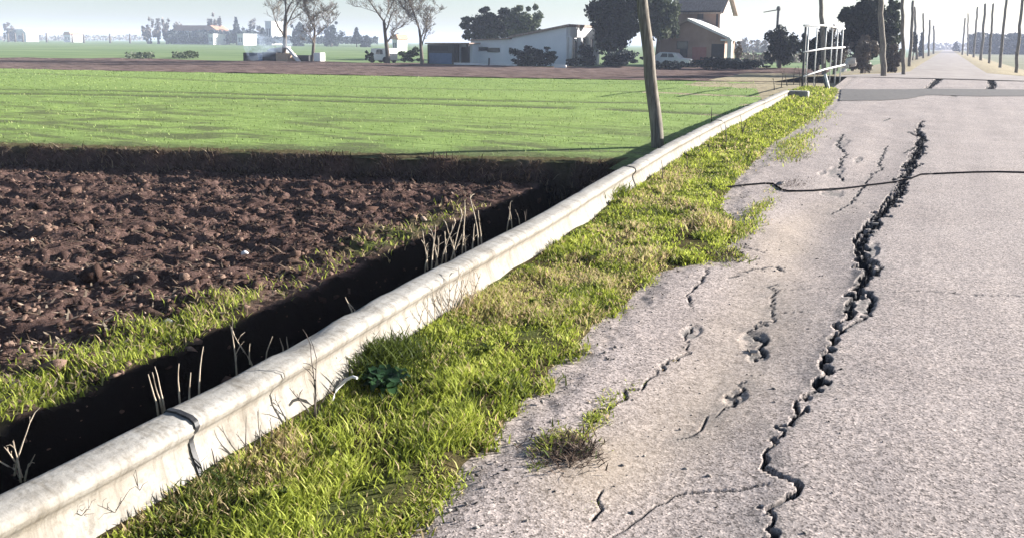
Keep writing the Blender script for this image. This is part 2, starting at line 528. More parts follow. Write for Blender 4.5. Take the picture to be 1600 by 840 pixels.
M_TAR = mat("bitumen", (0.012, 0.012, 0.013), (0.03, 0.03, 0.032), 30, 0.55, 0.3, 0.004, 0.4)
M_BAND = mat("darker_asphalt", (0.08, 0.075, 0.072), (0.125, 0.117, 0.112), 6, 0.9, 0.3, 0.006)

# ================================================================== GROUND SHEETS
# --- the plain to the horizon
xs = np.concatenate([-np.geomspace(2400, 6, 40), [0], np.geomspace(6, 2400, 40)])
ys = np.concatenate([[-300, -60, -10], np.geomspace(4, 2400, 50)])
X, Y = np.meshgrid(xs, ys)
tag(link("ground", me_np("ground", np.stack([X, Y, np.full_like(X, -1.75)], -1).reshape(-1, 3), grid_faces(*X.shape), M_FAR)), kind='structure')

# --- the cracked road
YS = np.geomspace(1.55, 54.0, 820)
ND, NC = 600, 26
XL = edge_x(YS) - 0.32
XRd = 0.45 + 0.085 * YS
u = np.linspace(0, 1, ND)
Xd = XL[:, None] + (XRd - XL)[:, None] * u[None]
uo = np.linspace(0, 1, NC + 1)[1:] ** 1.5
Xo = XRd[:, None] + (9.5 - XRd)[:, None] * uo[None]
X = np.concatenate([Xd, Xo], 1)
# the road narrows at its far end: pull the right part in
Y = np.repeat(YS[:, None], X.shape[1], 1)
cut, opn, lip = dist_field(X, Y, YS)
Z = road_base(X, Y)
rub = fbm(X * 26, Y * 20, 3, 41)
floor = cut * (0.78 + 0.6 * (rub - .5) - 0.9 * sstep(0.53, 0.64, rub) * sstep(2.5, 4.5, Y))
Z = Z - np.maximum(floor, cut * 0.12) + lip * 0.005 * (fbm(X * 7, Y * 7, 2, 42) - .3)
Z = Z + 0.002 * (fbm(X * 30, Y * 26, 2, 43) - .5) * sstep(14, 6, Y)
# broken edge next to the verge
eb = sstep(0.22, 0.0, X - edge_x(Y) + 0.25 * (fbm(X * 5, Y * 4, 3, 44) - .5))
Z = Z - 0.016 * eb * (0.4 + fbm(X * 12, Y * 9, 2, 45))
# dirt that gathers in the hollow, sandy wash beside the fissures
hollow = np.exp(-((X + 1.05 + 0.12 * np.sin(Y)) / 0.3) ** 2) * sstep(2.2, 4.0, Y) * sstep(12, 7, Y)
sand = np.clip(hollow * 1.1 * (0.35 + fbm(X * 2.2, Y * 1.2, 4, 46)) + 0.7 * eb * fbm(X * 4, Y * 3, 3, 47), 0, 1) * 0.5
sand = np.clip(sand + 0.55 * np.exp(-(((X + 1.17) / 0.22) ** 2 + ((Y - 3.0) / 0.35) ** 2)), 0, 0.9)
sp = fbm(X * 4.5, Y * 3.0, 4, 48)
worn = lip * 0.5 * sstep(0.4, 0.6, fbm(X * 14, Y * 10, 3, 49))
def spall(px, py, rx, ry):
    c = G(px, py, -0.03)
    return sstep(1.25, 0.7, np.hypot((X - c[0]) / rx, (Y - c[1]) / ry) + 0.9 * (fbm(X * 12, Y * 9, 3, 50) - .5))
sph = np.zeros_like(X)
for a in [(1178, 523, .07, .16), (1150, 615, .05, .10), (1185, 552, .05, .10), (1305, 268, .1, .5), (1315, 225, .1, .8), (1285, 270, .05, .2), 
          (1350, 480, .07, .25), (1362, 395, .05, .3), (1360, 350, .06, .35), (1340, 250, .06, .4), (1490, 152, .1, .5), (1300, 300, .12, .3), (1130, 400, .12, .25), (1080, 515, .06, .12)]:
    sph = np.maximum(sph, spall(*a))
Z = Z - 0.012 * sph * (0.5 + sp)
worn = np.clip(np.maximum(worn, sph * 0.75 * sstep(.3, .6, fbm(X * 20, Y * 15, 3, 51))), 0, 1)
V = np.stack([X, Y, Z], -1).reshape(-1, 3)
road = link("road", me_np("road", V, grid_faces(*X.shape), M_ASPH, True, open=opn, sand=sand, worn=worn))
tag(road, kind='structure')

def road_z(x, y):
    return float(road_base(np.array([x]), np.array([y]))[0])

# darker band by the culvert, a sheet on the road
def sheet_from_px(L, m, name, parent, lift, sub=24):
    P = [G(a, b, 0) for a, b in L]
    k = len(P) // 2
    A = np.array(P[:k]); B = np.array(P[k:])[::-1]
    t = np.linspace(0, k - 1, sub)
    a = np.stack([np.interp(t, range(k), A[:, i]) for i in range(2)], 1); b = np.stack([np.interp(t, range(k), B[:, i]) for i in range(2)], 1)
    v = np.linspace(0, 1, 12)
    XY = a[None] + (b - a)[None] * v[:, None, None]
    XY = XY + 0.12 * (fbm(XY[..., :1] * 3, XY[..., 1:] * 1.5, 2, 9) - .5)
    Zz = road_base(XY[..., 0], XY[..., 1]) + lift
    return link(name, me_np(name, np.concatenate([XY, Zz[..., None]], -1).reshape(-1, 3), grid_faces(12, sub), m, True), parent)
pt = sheet_from_px([(1311, 158), (1380, 158), (1420, 155), (1445, 149), (1520, 151), (1660, 151), (1660, 141), (1520, 140), (1445, 139), (1420, 140), (1380, 140), (1315, 140)], M_BAND, "darker_band", road, 0.012)

# --- the narrow road beyond, with its dead-grass shoulders
def strip(name, rows, m, kind='structure', jag=0.0, **kw):
    """rows: list of lists of (x,y,z), bridged to a sheet"""
    A = np.array(rows, float)
    V = A.reshape(-1, 3)
    return tag(link(name, me_np(name, V, grid_faces(*A.shape[:2]), m, True, **kw)), kind=kind)
yy = np.concatenate([[51.0, 54, 57], np.geomspace(60, 2300, 40)])
rows = []
for y in yy:
    k = sstep(64, 53, y)
    l_, r_ = -2.35 - 3.2 * k, 2.55 + 7.0 * k
    wv = 0.25 * math.sin(y * 0.7)
    rows.append([(l_ + wv * .4, y, 0.004), (l_ * .5, y, 0.03), (0, y, 0.05), (r_ * .5, y, 0.03), (r_ + wv * .4, y, 0.004)])
strip("far_road", rows, M_FARROAD)
for s in (-1, 1):
    rows = []
    for y in yy:
        k = sstep(64, 53, y)
        e = (-2.35 - 3.2 * k) if s < 0 else (2.55 + 7.0 * k)
        w2 = 0.5 * math.sin(y * 0.31 + s)
        rows.append([(e - s * 0.5, y, -0.03), (e + s * 0.25, y, 0.03), (e + s * (1.6 + w2 * .5), y, -0.05), (e + s * 3.6, y, -0.42), (e + s * 6.0, y, -0.62)])
    strip("dead_grass_shoulder", rows, M_STRAW)
# fields right and left of the far road
rows = [[(x, y, -0.5) for x in (4.2, 12, 40, 150, 600, 2300)] for y in (45, 60, 80, 120, 200, 420, 900, 2300)]
strip("right_field", rows, M_PALE)
rows = [[(4.2 + q * 30, y, -0.3) for q in (0.18, .5, 1, 2)] for y in (-5, 20, 45)]
strip("right_field_near", rows, M_PALE)

# --- far pasture on the left, beyond the fallow strip
farL = [G(-900, 78, -.45)[:2], G(-200, 89.5, -.45)[:2], G(0, 91, -.45)[:2], G(200, 92.5, -.45)[:2], G(400, 96, -.45)[:2], G(600, 99.5, -.45)[:2], G(800, 104, -.45)[:2], G(1000, 106, -.45)[:2], G(1200, 108, -.45)[:2], G(1300, 110, -.45)[:2]]
rows = [[(p[0] * k + (0 if k == 1 else 0), p[1] * k, -0.5) for p in farL] for k in (0.97, 1.2, 1.6, 2.4, 4, 8, 14, 24)]
strip("far_pasture", rows, M_FAR)
grn = [G(-900, 95, -.4)[:2], G(-200, 106, -.4)[:2], G(0, 108, -.4)[:2], G(200, 111.5, -.4)[:2], G(400, 115, -.4)[:2], G(600, 118.5, -.4)[:2], G(800, 122, -.4)[:2], G(1000, 125, -.4)[:2], G(1200, 128, -.4)[:2], G(1262, 129, -.4)[:2]]
rows = []
for t in np.linspace(0, 1, 26):
    r = []
    for a, b in zip(grn, farL):
        x, y = a[0] * .985 + (b[0] - a[0] * .985) * t, a[1] * .985 + (b[1] - a[1] * .985) * t
        r.append((x, y, 0))
    rows.append(r)
A = np.array(rows); 
tt = np.linspace(0, 9, 160)
A2 = np.stack([[np.interp(tt, range(10), A[i, :, k]) for k in range(3)] for i in range(26)]).transpose(0, 2, 1)
A2[..., 2] = -0.46 + 0.16 * (fbm(A2[..., 0] * .5, A2[..., 1] * .8, 4, 61) - .5) + 0.1 * sstep(.12, 0, np.linspace(0, 1, 26))[:, None]
A2[..., 2] += 0.22 * np.exp(-((np.linspace(0, 1, 26)[:, None] - 0.95) / 0.05) ** 2) * fbm(A2[..., 0] * .3, A2[..., 1] * .3, 2, 62)
strip("fallow_strip", A2, M_FALLOW)

# --- wheat field
NX, NV = 300, 150
xa = -np.geomspace(4.4, 70, NX)
fx = np.array([p[0] for p in grn])[::-1]; fy = np.array([p[1] for p in grn])[::-1]
near = np.where(xa < -4.9, bank_y(xa) + 0.05 + 0.35 * fbm(xa * 2.4, 0 * xa, 4, 70), 12.9)
far = np.interp(-xa, -fx, fy)
V_ = np.linspace(0, 1, NV) ** 1.6
X = np.repeat(xa[None], NV, 0); Y = near[None] + (far - near)[None] * V_[:, None]
# keep clear of the wall and its ditch
wx = np.where(Y < WALL_END, rim_x(Y) - 0.55, rim_x(WALL_END) - 0.55 - (Y - WALL_END) * 0.22)
X = np.minimum(X, wx)
Zf = -0.29 - 0.11 * sstep(14, 45, Y) + 0.03 * (fbm(X * 1.5, Y * 1.5, 3, 71) - .5)
Zf -= 0.06 * sstep(0.02, 0.0, V_)[:, None]
bare = np.clip(sstep(0.035, 0.0, V_)[:, None] * 1.0 + 0 * X, 0, 1)
for L in ([(-300, 139), (0, 142), (200, 144), (400, 149), (800, 159), (1150, 163)], [(-300, 144), (0, 148), (200, 151), (400, 156), (700, 165), (950, 172)], [(560, 136), (750, 140), (1000, 143)]):
    P = np.array([G(a, b, -.36)[:2] for a, b in L])
    py_ = np.interp(-X, -P[::-1, 0], P[::-1, 1])
    d = np.abs(Y - py_ - 0.25 * (fbm(X * .4, Y * .4, 2, 72) - .5))
    tr = sstep(0.75, 0.25, d) * sstep(0.15, 0.35, fbm(X * .6, Y * .6 + 4, 3, 73)) * (1.0 if len(L) > 3 else .6)
    Zf -= 0.05 * tr
    bare = np.maximum(bare, tr)
pat = sstep(0.47, 0.62, fbm(X * .8, Y * 2.6, 4, 74)) * sstep(24, 14, Y) * 0.85
bare = np.maximum(bare, pat)
side = sstep(1.6, 0.0, wx - X) * sstep(30, 12, Y)
bare = np.clip(np.maximum(bare, side * .8 * sstep(.3, .6, fbm(X * 2, Y * 2, 3, 75))), 0, 1)
wheat = tag(link("wheat_field", me_np("wheat_field", np.stack([X, Y, Zf], -1).reshape(-1, 3), grid_faces(NV, NX)[:, ::-1], M_WHEAT, True, bare=bare)), kind='structure')

def interp_field(n, r):
    i = r.integers(0, NV - 1, n * 3); j = r.integers(0, NX - 1, n * 3)
    # weight by cell area, more where near
    ar = np.abs((X[i, j + 1] - X[i, j]) * (Y[i + 1, j] - Y[i, j])) / (8 + np.hypot(X[i, j], Y[i, j])) ** 1.2
    k = r.random(n * 3) < ar / np.quantile(ar, .97)
    i, j = i[k][:n], j[k][:n]
    a, b = r.random(len(i)), r.random(len(i))
    def L(Q): return (Q[i, j] * (1 - a) + Q[i, j + 1] * a) * (1 - b) + (Q[i + 1, j] * (1 - a) + Q[i + 1, j + 1] * a) * b
    return np.stack([L(X), L(Y), L(Zf)], 1), bare[i, j]
M_WBLADE = leafmat("wheat_leaf", [(0, (0.11, 0.155, 0.04)), (0.5, (0.21, 0.29, 0.08)), (0.9, (0.31, 0.4, 0.14)), (1, (0.42, 0.42, 0.2))], 0.3)
P, bq = interp_field(34000, RNG)
keep = RNG.random(len(P)) > bq * 0.8
P = P[keep]
n = len(P)
dd = np.hypot(P[:, 0], P[:, 1])
Vb, Fb, Tb = blades(P, RNG.uniform(.03, .075, n), RNG.uniform(.5, 1.2, n) * (.006 + dd * .0006), RNG.uniform(0, 6.28, n), RNG.uniform(.1, .9, n), RNG.random(n))
tag(link("young_wheat_plants", me_np("young_wheat_plants", Vb, Fb, M_WBLADE, tint=Tb)), kind='stuff')

# --- ploughed plot with ditch and bank, one sheet
xs = np.concatenate([np.linspace(-46, -22, 90)[:-1], np.linspace(-22, -2.6, 520)])
ys = np.concatenate([np.linspace(-3, 1.2, 40)[:-1], np.linspace(1.2, 14.2, 380)])
X, Y = np.meshgrid(xs, ys)
uu = rim_x(Y) - X                                   # metres left of the wall rim
wob = 0.22 * (fbm(Y * 0.9, X * 0.4, 3, 81) - .5)
prof = sstep(2.12, 2.34, uu + wob * .7)
big = fbm(X * 0.9, Y * 1.3, 3, 82); mid = fbm(X * 3.2, Y * 4.0, 4, 83); fine = fbm(X * 11, Y * 11, 3, 84)
ridg = np.abs(fbm(X * 2.0 + 3, Y * 3.6, 3, 85) - .5) * 2
fur = Y - X * .375
fieldz = FIELD_Z + 0.10 * (big - .5) + 0.10 * (mid - .5) + 0.035 * np.sin(fur * 7.5 + 4 * big) * (.4 + vn(X * .5, Y * .5, 3)) + 0.04 * (fine - .5) + .032 * (fbm(X * 23, Y * 23, 2, 89) - .5) - 0.07 * sstep(.25, 0, ridg)
margin = np.exp(-((uu - 2.5) / 0.45) ** 2)
fieldz = fieldz * (1 - .55 * margin) +   .55 * margin * (FIELD_Z - 0.06 + 0.1 * (mid - .5))
ditch = -1.3 + 0.07 * (mid - .5) + 0.12 * sstep(0.5, 0.0, uu)
z = ditch + (fieldz - ditch) * prof
by = bank_y(X)
bz = sstep(0.0, 0.2 + 0.1 * mid, Y - by + 0.35 * (fbm(X * 2.2, 1.0, 3, 86) - .5))
# hollow at the bank's foot and furrows along it
foot = np.exp(-((Y - by + 0.35) / 0.28) ** 2)
z = z - 0.07 * foot * (fbm(X * .8, Y * .8, 2, 87))
z = z * (1 - bz) + (-0.315 + .03 * (fine - .5)) * bz
dn = sstep(0.75, 0.45, uu) * sstep(12.8, 14, Y)      # narrow gap continues along the wall
green = np.clip(np.exp(-((uu - 2.75) / 0.3) ** 2) * sstep(0.33, 0.6, fbm(X * 1.5, Y * 1.1, 3, 88) + .32 * sstep(5.2, 3.6, Y)) * sstep(11, 8, Y), 0, 1)
green = np.maximum(green, bz * .5 * sstep(.1, .3, Y - by))
ploughed = tag(link("ploughed_field", me_np("ploughed_field", np.stack([X, Y, z], -1).reshape(-1, 3), grid_faces(*X.shape), M_PLOUGH, False, green=green, wet=sstep(2.42, 2.32, uu + wob * .7) * (1 - bz))), kind='structure')  # painted ditch shade runs up to the bank lip
PX_, PY_, PZ_ = xs, ys, z

def plough_z(x, y):
    i = np.clip(np.searchsorted(PY_, y) - 1, 0, len(PY_) - 2); j = np.clip(np.searchsorted(PX_, x) - 1, 0, len(PX_) - 2)
    a = np.clip((x - PX_[j]) / (PX_[j + 1] - PX_[j]), 0, 1); b = np.clip((y - PY_[i]) / (PY_[i + 1] - PY_[i]), 0, 1)
    return (PZ_[i, j] * (1 - a) + PZ_[i, j + 1] * a) * (1 - b) + (PZ_[i + 1, j] * (1 - a) + PZ_[i + 1, j + 1] * a) * b

# clods: icosahedra joined as one mass
t_ = (1 + 5 ** .5) / 2
ICO = np.array([(-1, t_, 0), (1, t_, 0), (-1, -t_, 0), (1, -t_, 0), (0, -1, t_), (0, 1, t_), (0, -1, -t_), (0, 1, -t_), (t_, 0, -1), (t_, 0, 1), (-t_, 0, -1), (-t_, 0, 1)]) / 1.9
ICF = np.array([(0, 11, 5), (0, 5, 1), (0, 1, 7), (0, 7, 10), (0, 10, 11), (1, 5, 9), (5, 11, 4), (11, 10, 2), (10, 7, 6), (7, 1, 8), (3, 9, 4), (3, 4, 2), (3, 2, 6), (3, 6, 8), (3, 8, 9), (4, 9, 5), (2, 4, 11), (6, 2, 10), (8, 6, 7), (9, 8, 1)])
def clods(P, S, r, flat=(.55, .9)):
    n = len(P)
    a = r.uniform(0, 6.28, n)
    v = ICO[None] * r.uniform(.45, 1.4, (n, 12, 1))
    v = v * np.stack([r.uniform(.7, 1.5, n), r.uniform(.7, 1.2, n), r.uniform(*flat, n)], 1)[:, None, :] * S[:, None, None]
    c, s = np.cos(a)[:, None], np.sin(a)[:, None]
    v = np.stack([v[..., 0] * c - v[..., 1] * s, v[..., 0] * s + v[..., 1] * c, v[..., 2]], -1)
    tl = r.uniform(-.5, .5, n)[:, None]
    v[..., 2] += v[..., 0] * tl
    V = (v + P[:, None, :]).reshape(-1, 3)
    F = (ICF[None] + np.arange(n)[:, None, None] * 12).reshape(-1, 3)
    return V, F
def tintmat(name, stops, rough=.95, scale=45, bd=.03):
    m, t, n, l, b = nt(name)
    co = n.new('ShaderNodeTexCoord').outputs['Object']
    f = noise(n, l, co, scale, 4, .7)
    c = mixc(n, l, 1.0, ramp(n, l, attr(n, 'tint'), stops), ramp(n, l, f, [(.3, (.6, .6, .6)), (.7, (1.25, 1.25, 1.25))]), 'MULTIPLY')
    l.new(c, b.inputs['Base Color']); b.inputs['Roughness'].default_value = 1.0; b.inputs['Specular IOR Level'].default_value = 0.0
    bump(n, l, b, f, .5, bd)
    return m
M_CLOD = tintmat("clod_earth", [(0, (.032, .02, .016)), (.4, (.08, .05, .04)), (.7, (.16, .105, .082)), (.92, (.28, .195, .15)), (1, (.46, .35, .27))])
n = 42000
r = RNG
yy_ = 1.3 + 12 * r.random(n) ** 1.25
xx_ = rim_x(yy_) - 2.0 - 17 * r.random(n) ** 1.5
ok = (yy_ < bank_y(xx_) - 0.1)
xx_, yy_ = xx_[ok], yy_[ok]
n = len(xx_)
S = np.exp(r.normal(-4.35, .55, n)).clip(.006, .05) * np.where(r.random(n) < .025, 2.6, 1)
uu_ = rim_x(yy_) - xx_
nearf = sstep(7.5, 4.0, yy_)
tint = np.clip(r.random(n) * .78 + nearf * .22 * r.random(n) + (r.random(n) < .05) * .25, 0, 1)
keep = (uu_ > 2.75) | (r.random(n) < .15)
V, F = clods(np.stack([xx_, yy_, plough_z(xx_, yy_) + S * .15], 1)[keep], S[keep], r)
tag(link("soil_clods", me_np("soil_clods", V, F, M_CLOD, tint=np.repeat(tint[keep], 12))), kind='stuff')
# dead leaves, stubble and straw lying on the clods
n = 13000
yy_ = 1.5 + 10.5 * r.random(n) ** 1.5; xx_ = rim_x(yy_) - 2.5 - 13 * r.random(n) ** 1.4
ok = yy_ < bank_y(xx_) - .2
P = np.stack([xx_, yy_, plough_z(xx_, yy_) + .02], 1)[ok]; n = len(P)
M_LITTER = leafmat("dry_litter", [(0, (.07, .048, .035)), (.45, (.17, .12, .085)), (1, (.42, .34, .25))], .15)
V, F, T = blades(P, r.uniform(.03, .13, n), r.uniform(.006, .03, n), r.uniform(0, 6.28, n), r.uniform(1.2, 5, n), r.random(n) * (0.4 + .6 * sstep(8, 3.5, P[:, 1])))
tag(link("straw_litter", me_np("straw_litter", V, F, M_LITTER, tint=T)), kind='stuff')
# dead grass hanging on the bank
n = 6000
xx_ = -4.9 - 22 * r.random(n) ** 1.4; yy_ = bank_y(xx_) + r.uniform(-.05, .22, n)
P = np.stack([xx_, yy_, plough_z(xx_, yy_)], 1)
V, F, T = blades(P, r.uniform(.06, .26, n), r.uniform(.01, .025, n), -1.2 + r.normal(0, .8, n), r.uniform(.3, 2.5, n), r.random(n) ** 1.5, 1.5)
tag(link("dead_bank_grass", me_np("dead_bank_grass", V, F, M_LITTER, tint=T)), kind='stuff')

# ------------------------------------------------------------------ grasses
M_GRASS = leafmat("verge_grass_leaf", [(0, (0.03, 0.05, 0.013)), (0.25, (0.13, 0.165, 0.03)), (0.55, (0.34, 0.39, 0.055)), (0.82, (0.50, 0.54, 0.115)), (0.9, (0.44, 0.37, 0.19)), (1, (0.52, 0.38, 0.24))], 0.5)

# verge sheet
vy = np.concatenate([np.linspace(0.2, 12, 220), np.linspace(12.1, 36, 120)])
vu = np.linspace(0, 1, 26)
xl = np.where(vy < WALL_END, rim_x(vy) + 0.05, rim_x(WALL_END) - 0.5)
xr = edge_x(vy) + 0.10
X = xl[:, None] + (xr - xl)[:, None] * vu[None]; Y = np.repeat(vy[:, None], 26, 1)
vz = 0.055 - 0.03 * sstep(0, .5, vu)[None] - 0.07 * sstep(.75, 1, vu)[None] + 0.05 * (fbm(X * 2.2, Y * 1.8, 3, 91) - .5) * (1 - sstep(.8, 1, vu))[None]
tag(link("grass_verge", me_np("grass_verge", np.stack([X, Y, vz], -1).reshape(-1, 3), grid_faces(*X.shape), M_VERGE, True, green=sstep(.35, .65, fbm(X * 3, Y * 3, 3, 92)) * (1 - .95 * sstep(.6, .95, vu))[None])), kind='structure')

def verge_z(x, y):
    a, b = np.where(y < WALL_END, rim_x(y) + .05, rim_x(WALL_END) - .5), edge_x(y) + .10
    q = np.clip((x - a) / (b - a), 0, 1)
    return 0.055 - 0.03 * sstep(0, .5, q) - 0.07 * sstep(.75, 1, q) + 0.05 * (fbm(x * 2.2, y * 1.8, 3, 91) - .5) * (1 - sstep(.8, 1, q)), q

def grass_tint(x, y, r):
    pn = fbm(x * 1.6, y * 1.1, 3, 95); dry = fbm(x * 2.1 + 9, y * 1.3, 3, 96)
    t = 0.1 + 0.55 * r.random(len(x)) + .75 * (fbm(x * 5, y * 4, 3, 93) - .4)
    t = np.where(r.random(len(x)) < sstep(.50, .68, dry) * .65 * sstep(16, 8, y) + .08, .84 + .16 * r.random(len(x)), np.clip(t, 0, .84))
    return t
allV, allF, allT, off = [], [], [], 0
def add(Vq, Fq, Tq):
    global off
    allV.append(Vq); allF.append(Fq + off); allT.append(Tq); off += len(Vq)
for y0, y1, n, hm, wm in ((0.9, 3.2, 26000, .06, .0075), (3.2, 6, 30000, .065, .0095), (6, 12, 30000, .07, .015), (12, 22, 22000, .085, .024), (22, 36, 11000, .11, .04)):
    y = r.uniform(y0, y1, n)
    a = np.where(y < WALL_END, rim_x(y) + .215, rim_x(WALL_END) - .4); b = edge_x(y)
    q = r.random(n)
    x = a + (b - a) * q + 0.10 * (fbm(y * 6, q * 3, 3, 97) - .45) * (q > .85)
    dens = sstep(.30, .56, fbm(x * 5, y * 4, 3, 98) + .12 * (1 - q)) * (1 - .45 * sstep(.88, 1, q))
    kp = r.random(n) < .12 + .88 * dens
    x, y, q = x[kp], y[kp], q[kp]
    z, _ = verge_z(x, y); n2 = len(x)
    tall = .25 + 1.9 * fbm(x * 4.5, y * 3.6, 3, 99) ** 1.5 + .5 * sstep(.5, .7, fbm(x * 1.6, y * 1.3, 2, 94))
    h = .66 * hm * tall * r.uniform(.6, 1.5, n2) * (1 - .45 * sstep(.85, 1, q))
    add(*blades(np.stack([x, y, z - .004], 1), h, wm * r.uniform(.6, 1.3, n2), r.uniform(0, 6.28, n2), r.uniform(.0, 1.3, n2), grass_tint(x, y, r), .7))
# tufts in the broken asphalt
def tuft(px, py, rx, ry, n, h, dry=0.2, dark=None):
    c = G(px, py, -.03)
    x = c[0] + r.normal(0, rx, n); y = c[1] + r.normal(0, ry, n)
    z = road_base(x, y) - .015
    tt_ = np.where(r.random(n) < dry, .86 + .14 * r.random(n), .15 + .6 * r.random(n))
    if dark is not None:
        tt_ = r.random(n) * dark; z = verge_z(x, y)[0] - .01
    add(*blades(np.stack([x, y, z], 1), h * r.uniform(.5, 1.4, n), np.full(n, .007 + .0006 * c[1]), r.uniform(0, 6.28, n), r.uniform(.2, 1.3, n), tt_, .8))
for a in [(610, 590, .09, .14, 900, .13, 0, .2), (580, 585, .05, .08, 400, .13, 0, .2), (960, 320, .07, .16, 400, .16, 0, .5), (330, 800, .05, .08, 300, .08, 0, .2), (640, 815, .05, .08, 500, .045), (600, 835, .06, .08, 500, .05), (660, 790, .04, .06, 300, .045), (1225, 200, .25, 1.2, 300, .08), (1280, 185, .2, 1.0, 260, .08), (1010, 440, .04, .1, 160, .05), (905, 555, .03, .08, 160, .05), (960, 490, .04, .1, 160, .05), (850, 612, .03, .06, 140, .05), (760, 700, .03, .05, 140, .045), (700, 760, .03, .05, 140, .045), (1185, 330, .05, .35, 500, .06), (1168, 360, .06, .25, 500, .06), (1240, 240, .12, .7, 700, .08), (1235, 228, .1, .5, 400, .09), (1262, 215, .1, .8, 400, .08), (1130, 400, .08, .15, 300, .05), (950, 632, .03, .06, 160, .035),
          (935, 655, .03, .05, 220, .04), (920, 668, .025, .05, 160, .035), (985, 608, .015, .05, 60, .025), (1000, 600, .012, .05, 40, .02), (1045, 565, .01, .05, 30, .02, .9), (862, 700, .035, .05, 300, .05), (890, 690, .05, .04, 200, .05),
          (840, 735, .02, .03, 80, .035), (925, 795, .01, .03, 30, .02), (1160, 405, .04, .06, 120, .04), (1205, 300, .05, .2, 60, .04)]:
    tuft(*a)
tag(link("verge_grass", me_np("verge_grass", np.concatenate(allV), np.concatenate(allF), M_GRASS, tint=np.concatenate(allT))), kind='stuff')

# grass along the edge of the ploughed plot
n = 13000
y = 1.2 + 9.5 * r.random(n) ** 1.3; u_ = 2.72 + r.normal(0, .2, n); x = rim_x(y) - u_
g = sstep(.36, .58, fbm(x * 1.5, y * 1.1, 3, 88) + .32 * sstep(5.2, 3.6, y)) * sstep(7.5, 4.5, y)
kp = (r.random(n) < .08 + .92 * g) & (u_ > 2.36)
x, y = x[kp], y[kp]; n = len(x)
V, F, T = blades(np.stack([x, y, plough_z(x, y) - .01], 1), r.uniform(.05, .13, n), .009 + .0012 * y * r.uniform(.6, 1.2, n), r.uniform(0, 6.28, n), r.uniform(.1, 1, n), np.where(r.random(n) < .12 + .3 * sstep(4, 7, y), .88 + .12 * r.random(n), .25 + .58 * r.random(n)), .7)
tag(link("ditch_bank_grass", me_np("ditch_bank_grass", V, F, M_GRASS, tint=T)), kind='stuff')

# crumbs and grit lying on the road
n = 1300
y = 2.2 + 12 * r.random(n) ** 1.6
k = r.random(n)
mi = r.integers(0, len(CR[0][0]), n)
x = np.where(k < .55, edge_x(y) + np.abs(r.normal(0, .16, n)), np.where(k < .8, -1.0 + r.normal(0, .35, n), r.uniform(-1.6, 1.2, n)))
sel = k > .8
x[sel] = CR[0][0][mi[sel], 0] + r.normal(0, .12, sel.sum()); y[sel] = CR[0][0][mi[sel], 1] + r.normal(0, .08, sel.sum())
S = np.exp(r.normal(-5.4, .4, n)).clip(.002, .012)
V, F = clods(np.stack([x, y, road_base(x, y) + S * .2], 1), S, r, (.5, .9))
M_GRIT = tintmat("asphalt_crumbs", [(0, (.05, .048, .046)), (.5, (.17, .155, .145)), (1, (.36, .32, .28))], .9, 60, .003)
tag(link("asphalt_crumbs", me_np("asphalt_crumbs", V, F, M_GRIT, tint=np.repeat(r.random(n), 12))), kind='stuff')

#@@OBJECTS@@
# ================================================================== MATERIALS OF THE THINGS
M_POLE = mat("weathered_pole_wood", (0.10, 0.085, 0.07), (0.27, 0.24, 0.20), 9, .9, .5, .01, stretch=(3, 3, .25))
M_LINE = mat("black_line", (0.012, 0.012, 0.014), (0.02, 0.02, 0.022), 30, 1.0, 0, spec=0.0)
M_GALV = mat("white_painted_iron", (0.5, 0.49, 0.47), (0.68, 0.67, 0.65), 8, .5, .1, .002, .4)
M_DKIRON = mat("dark_iron", (0.05, 0.05, 0.055), (0.10, 0.10, 0.105), 8, .6, .1, .002)
M_WHITEW = mat("off_white_render", (0.62, 0.61, 0.6), (0.72, 0.71, 0.7), .8, .9, .1, .01)
M_GREYW = mat("pale_grey_wall", (0.72, 0.74, 0.78), (0.78, 0.80, 0.83), .5, .9, .1, .01)
M_TANW = mat("brown_rendered_wall", (0.27, 0.185, 0.15), (0.38, 0.27, 0.22), .6, .95, .1, .01)
M_REDW = mat("faded_red_door", (0.3, 0.12, 0.11), (0.36, 0.16, 0.15), 3, .8, 0)
M_ROOFG = mat("grey_brown_tiles", (0.24, 0.18, 0.15), (0.38, 0.30, 0.25), 2.5, .95, .4, .05, stretch=(4, 1, 1))
M_ROOFW = mat("pale_roof_sheet", (0.6, 0.59, 0.57), (0.72, 0.71, 0.69), 2, .8, .1, .01)
M_DARK = mat("dark_opening", (0.015, 0.015, 0.018), (0.03, 0.03, 0.034), 4, .5, 0)
M_SHUT = mat("dark_shutter", (0.05, 0.055, 0.06), (0.08, 0.085, 0.09), 6, .7, 0)
M_GLASS = mat("window_glass", (0.04, 0.05, 0.06), (0.06, 0.07, 0.08), 2, .12, 0, spec=.6)
M_BARK = mat("grey_bark", (0.075, 0.062, 0.052), (0.16, 0.135, 0.115), 6, .95, .5, .03, stretch=(2, 2, .4))
M_EVER = leafmat("dark_evergreen", [(0, (.010, .016, .014)), (.6, (.022, .032, .024)), (1, (.05, .062, .038))], .08)
M_OLIVE = leafmat("grey_green_foliage", [(0, (.04, .055, .035)), (.6, (.085, .105, .065)), (1, (.15, .17, .10))], .2)
M_BRUSH = leafmat("bare_brush_twigs", [(0, (.085, .07, .06)), (.6, (.16, .135, .11)), (1, (.25, .21, .17))], .1)
M_BLUSH = leafmat("bluish_shrub", [(0, (.014, .022, .026)), (.6, (.03, .043, .045)), (1, (.06, .075, .07))], .1)
M_TWIG = mat("dry_stalk", (0.34, 0.27, 0.2), (0.52, 0.44, 0.34), 20, .9, .2, .004)
M_DTWIG = mat("dark_twig", (0.05, 0.04, 0.035), (0.12, 0.10, 0.085), 20, .9, .2, .004)
M_RUBBLE = mat("pale_rubble", (0.45, 0.41, 0.37), (0.62, 0.58, 0.53), 6, .95, .3, .02)
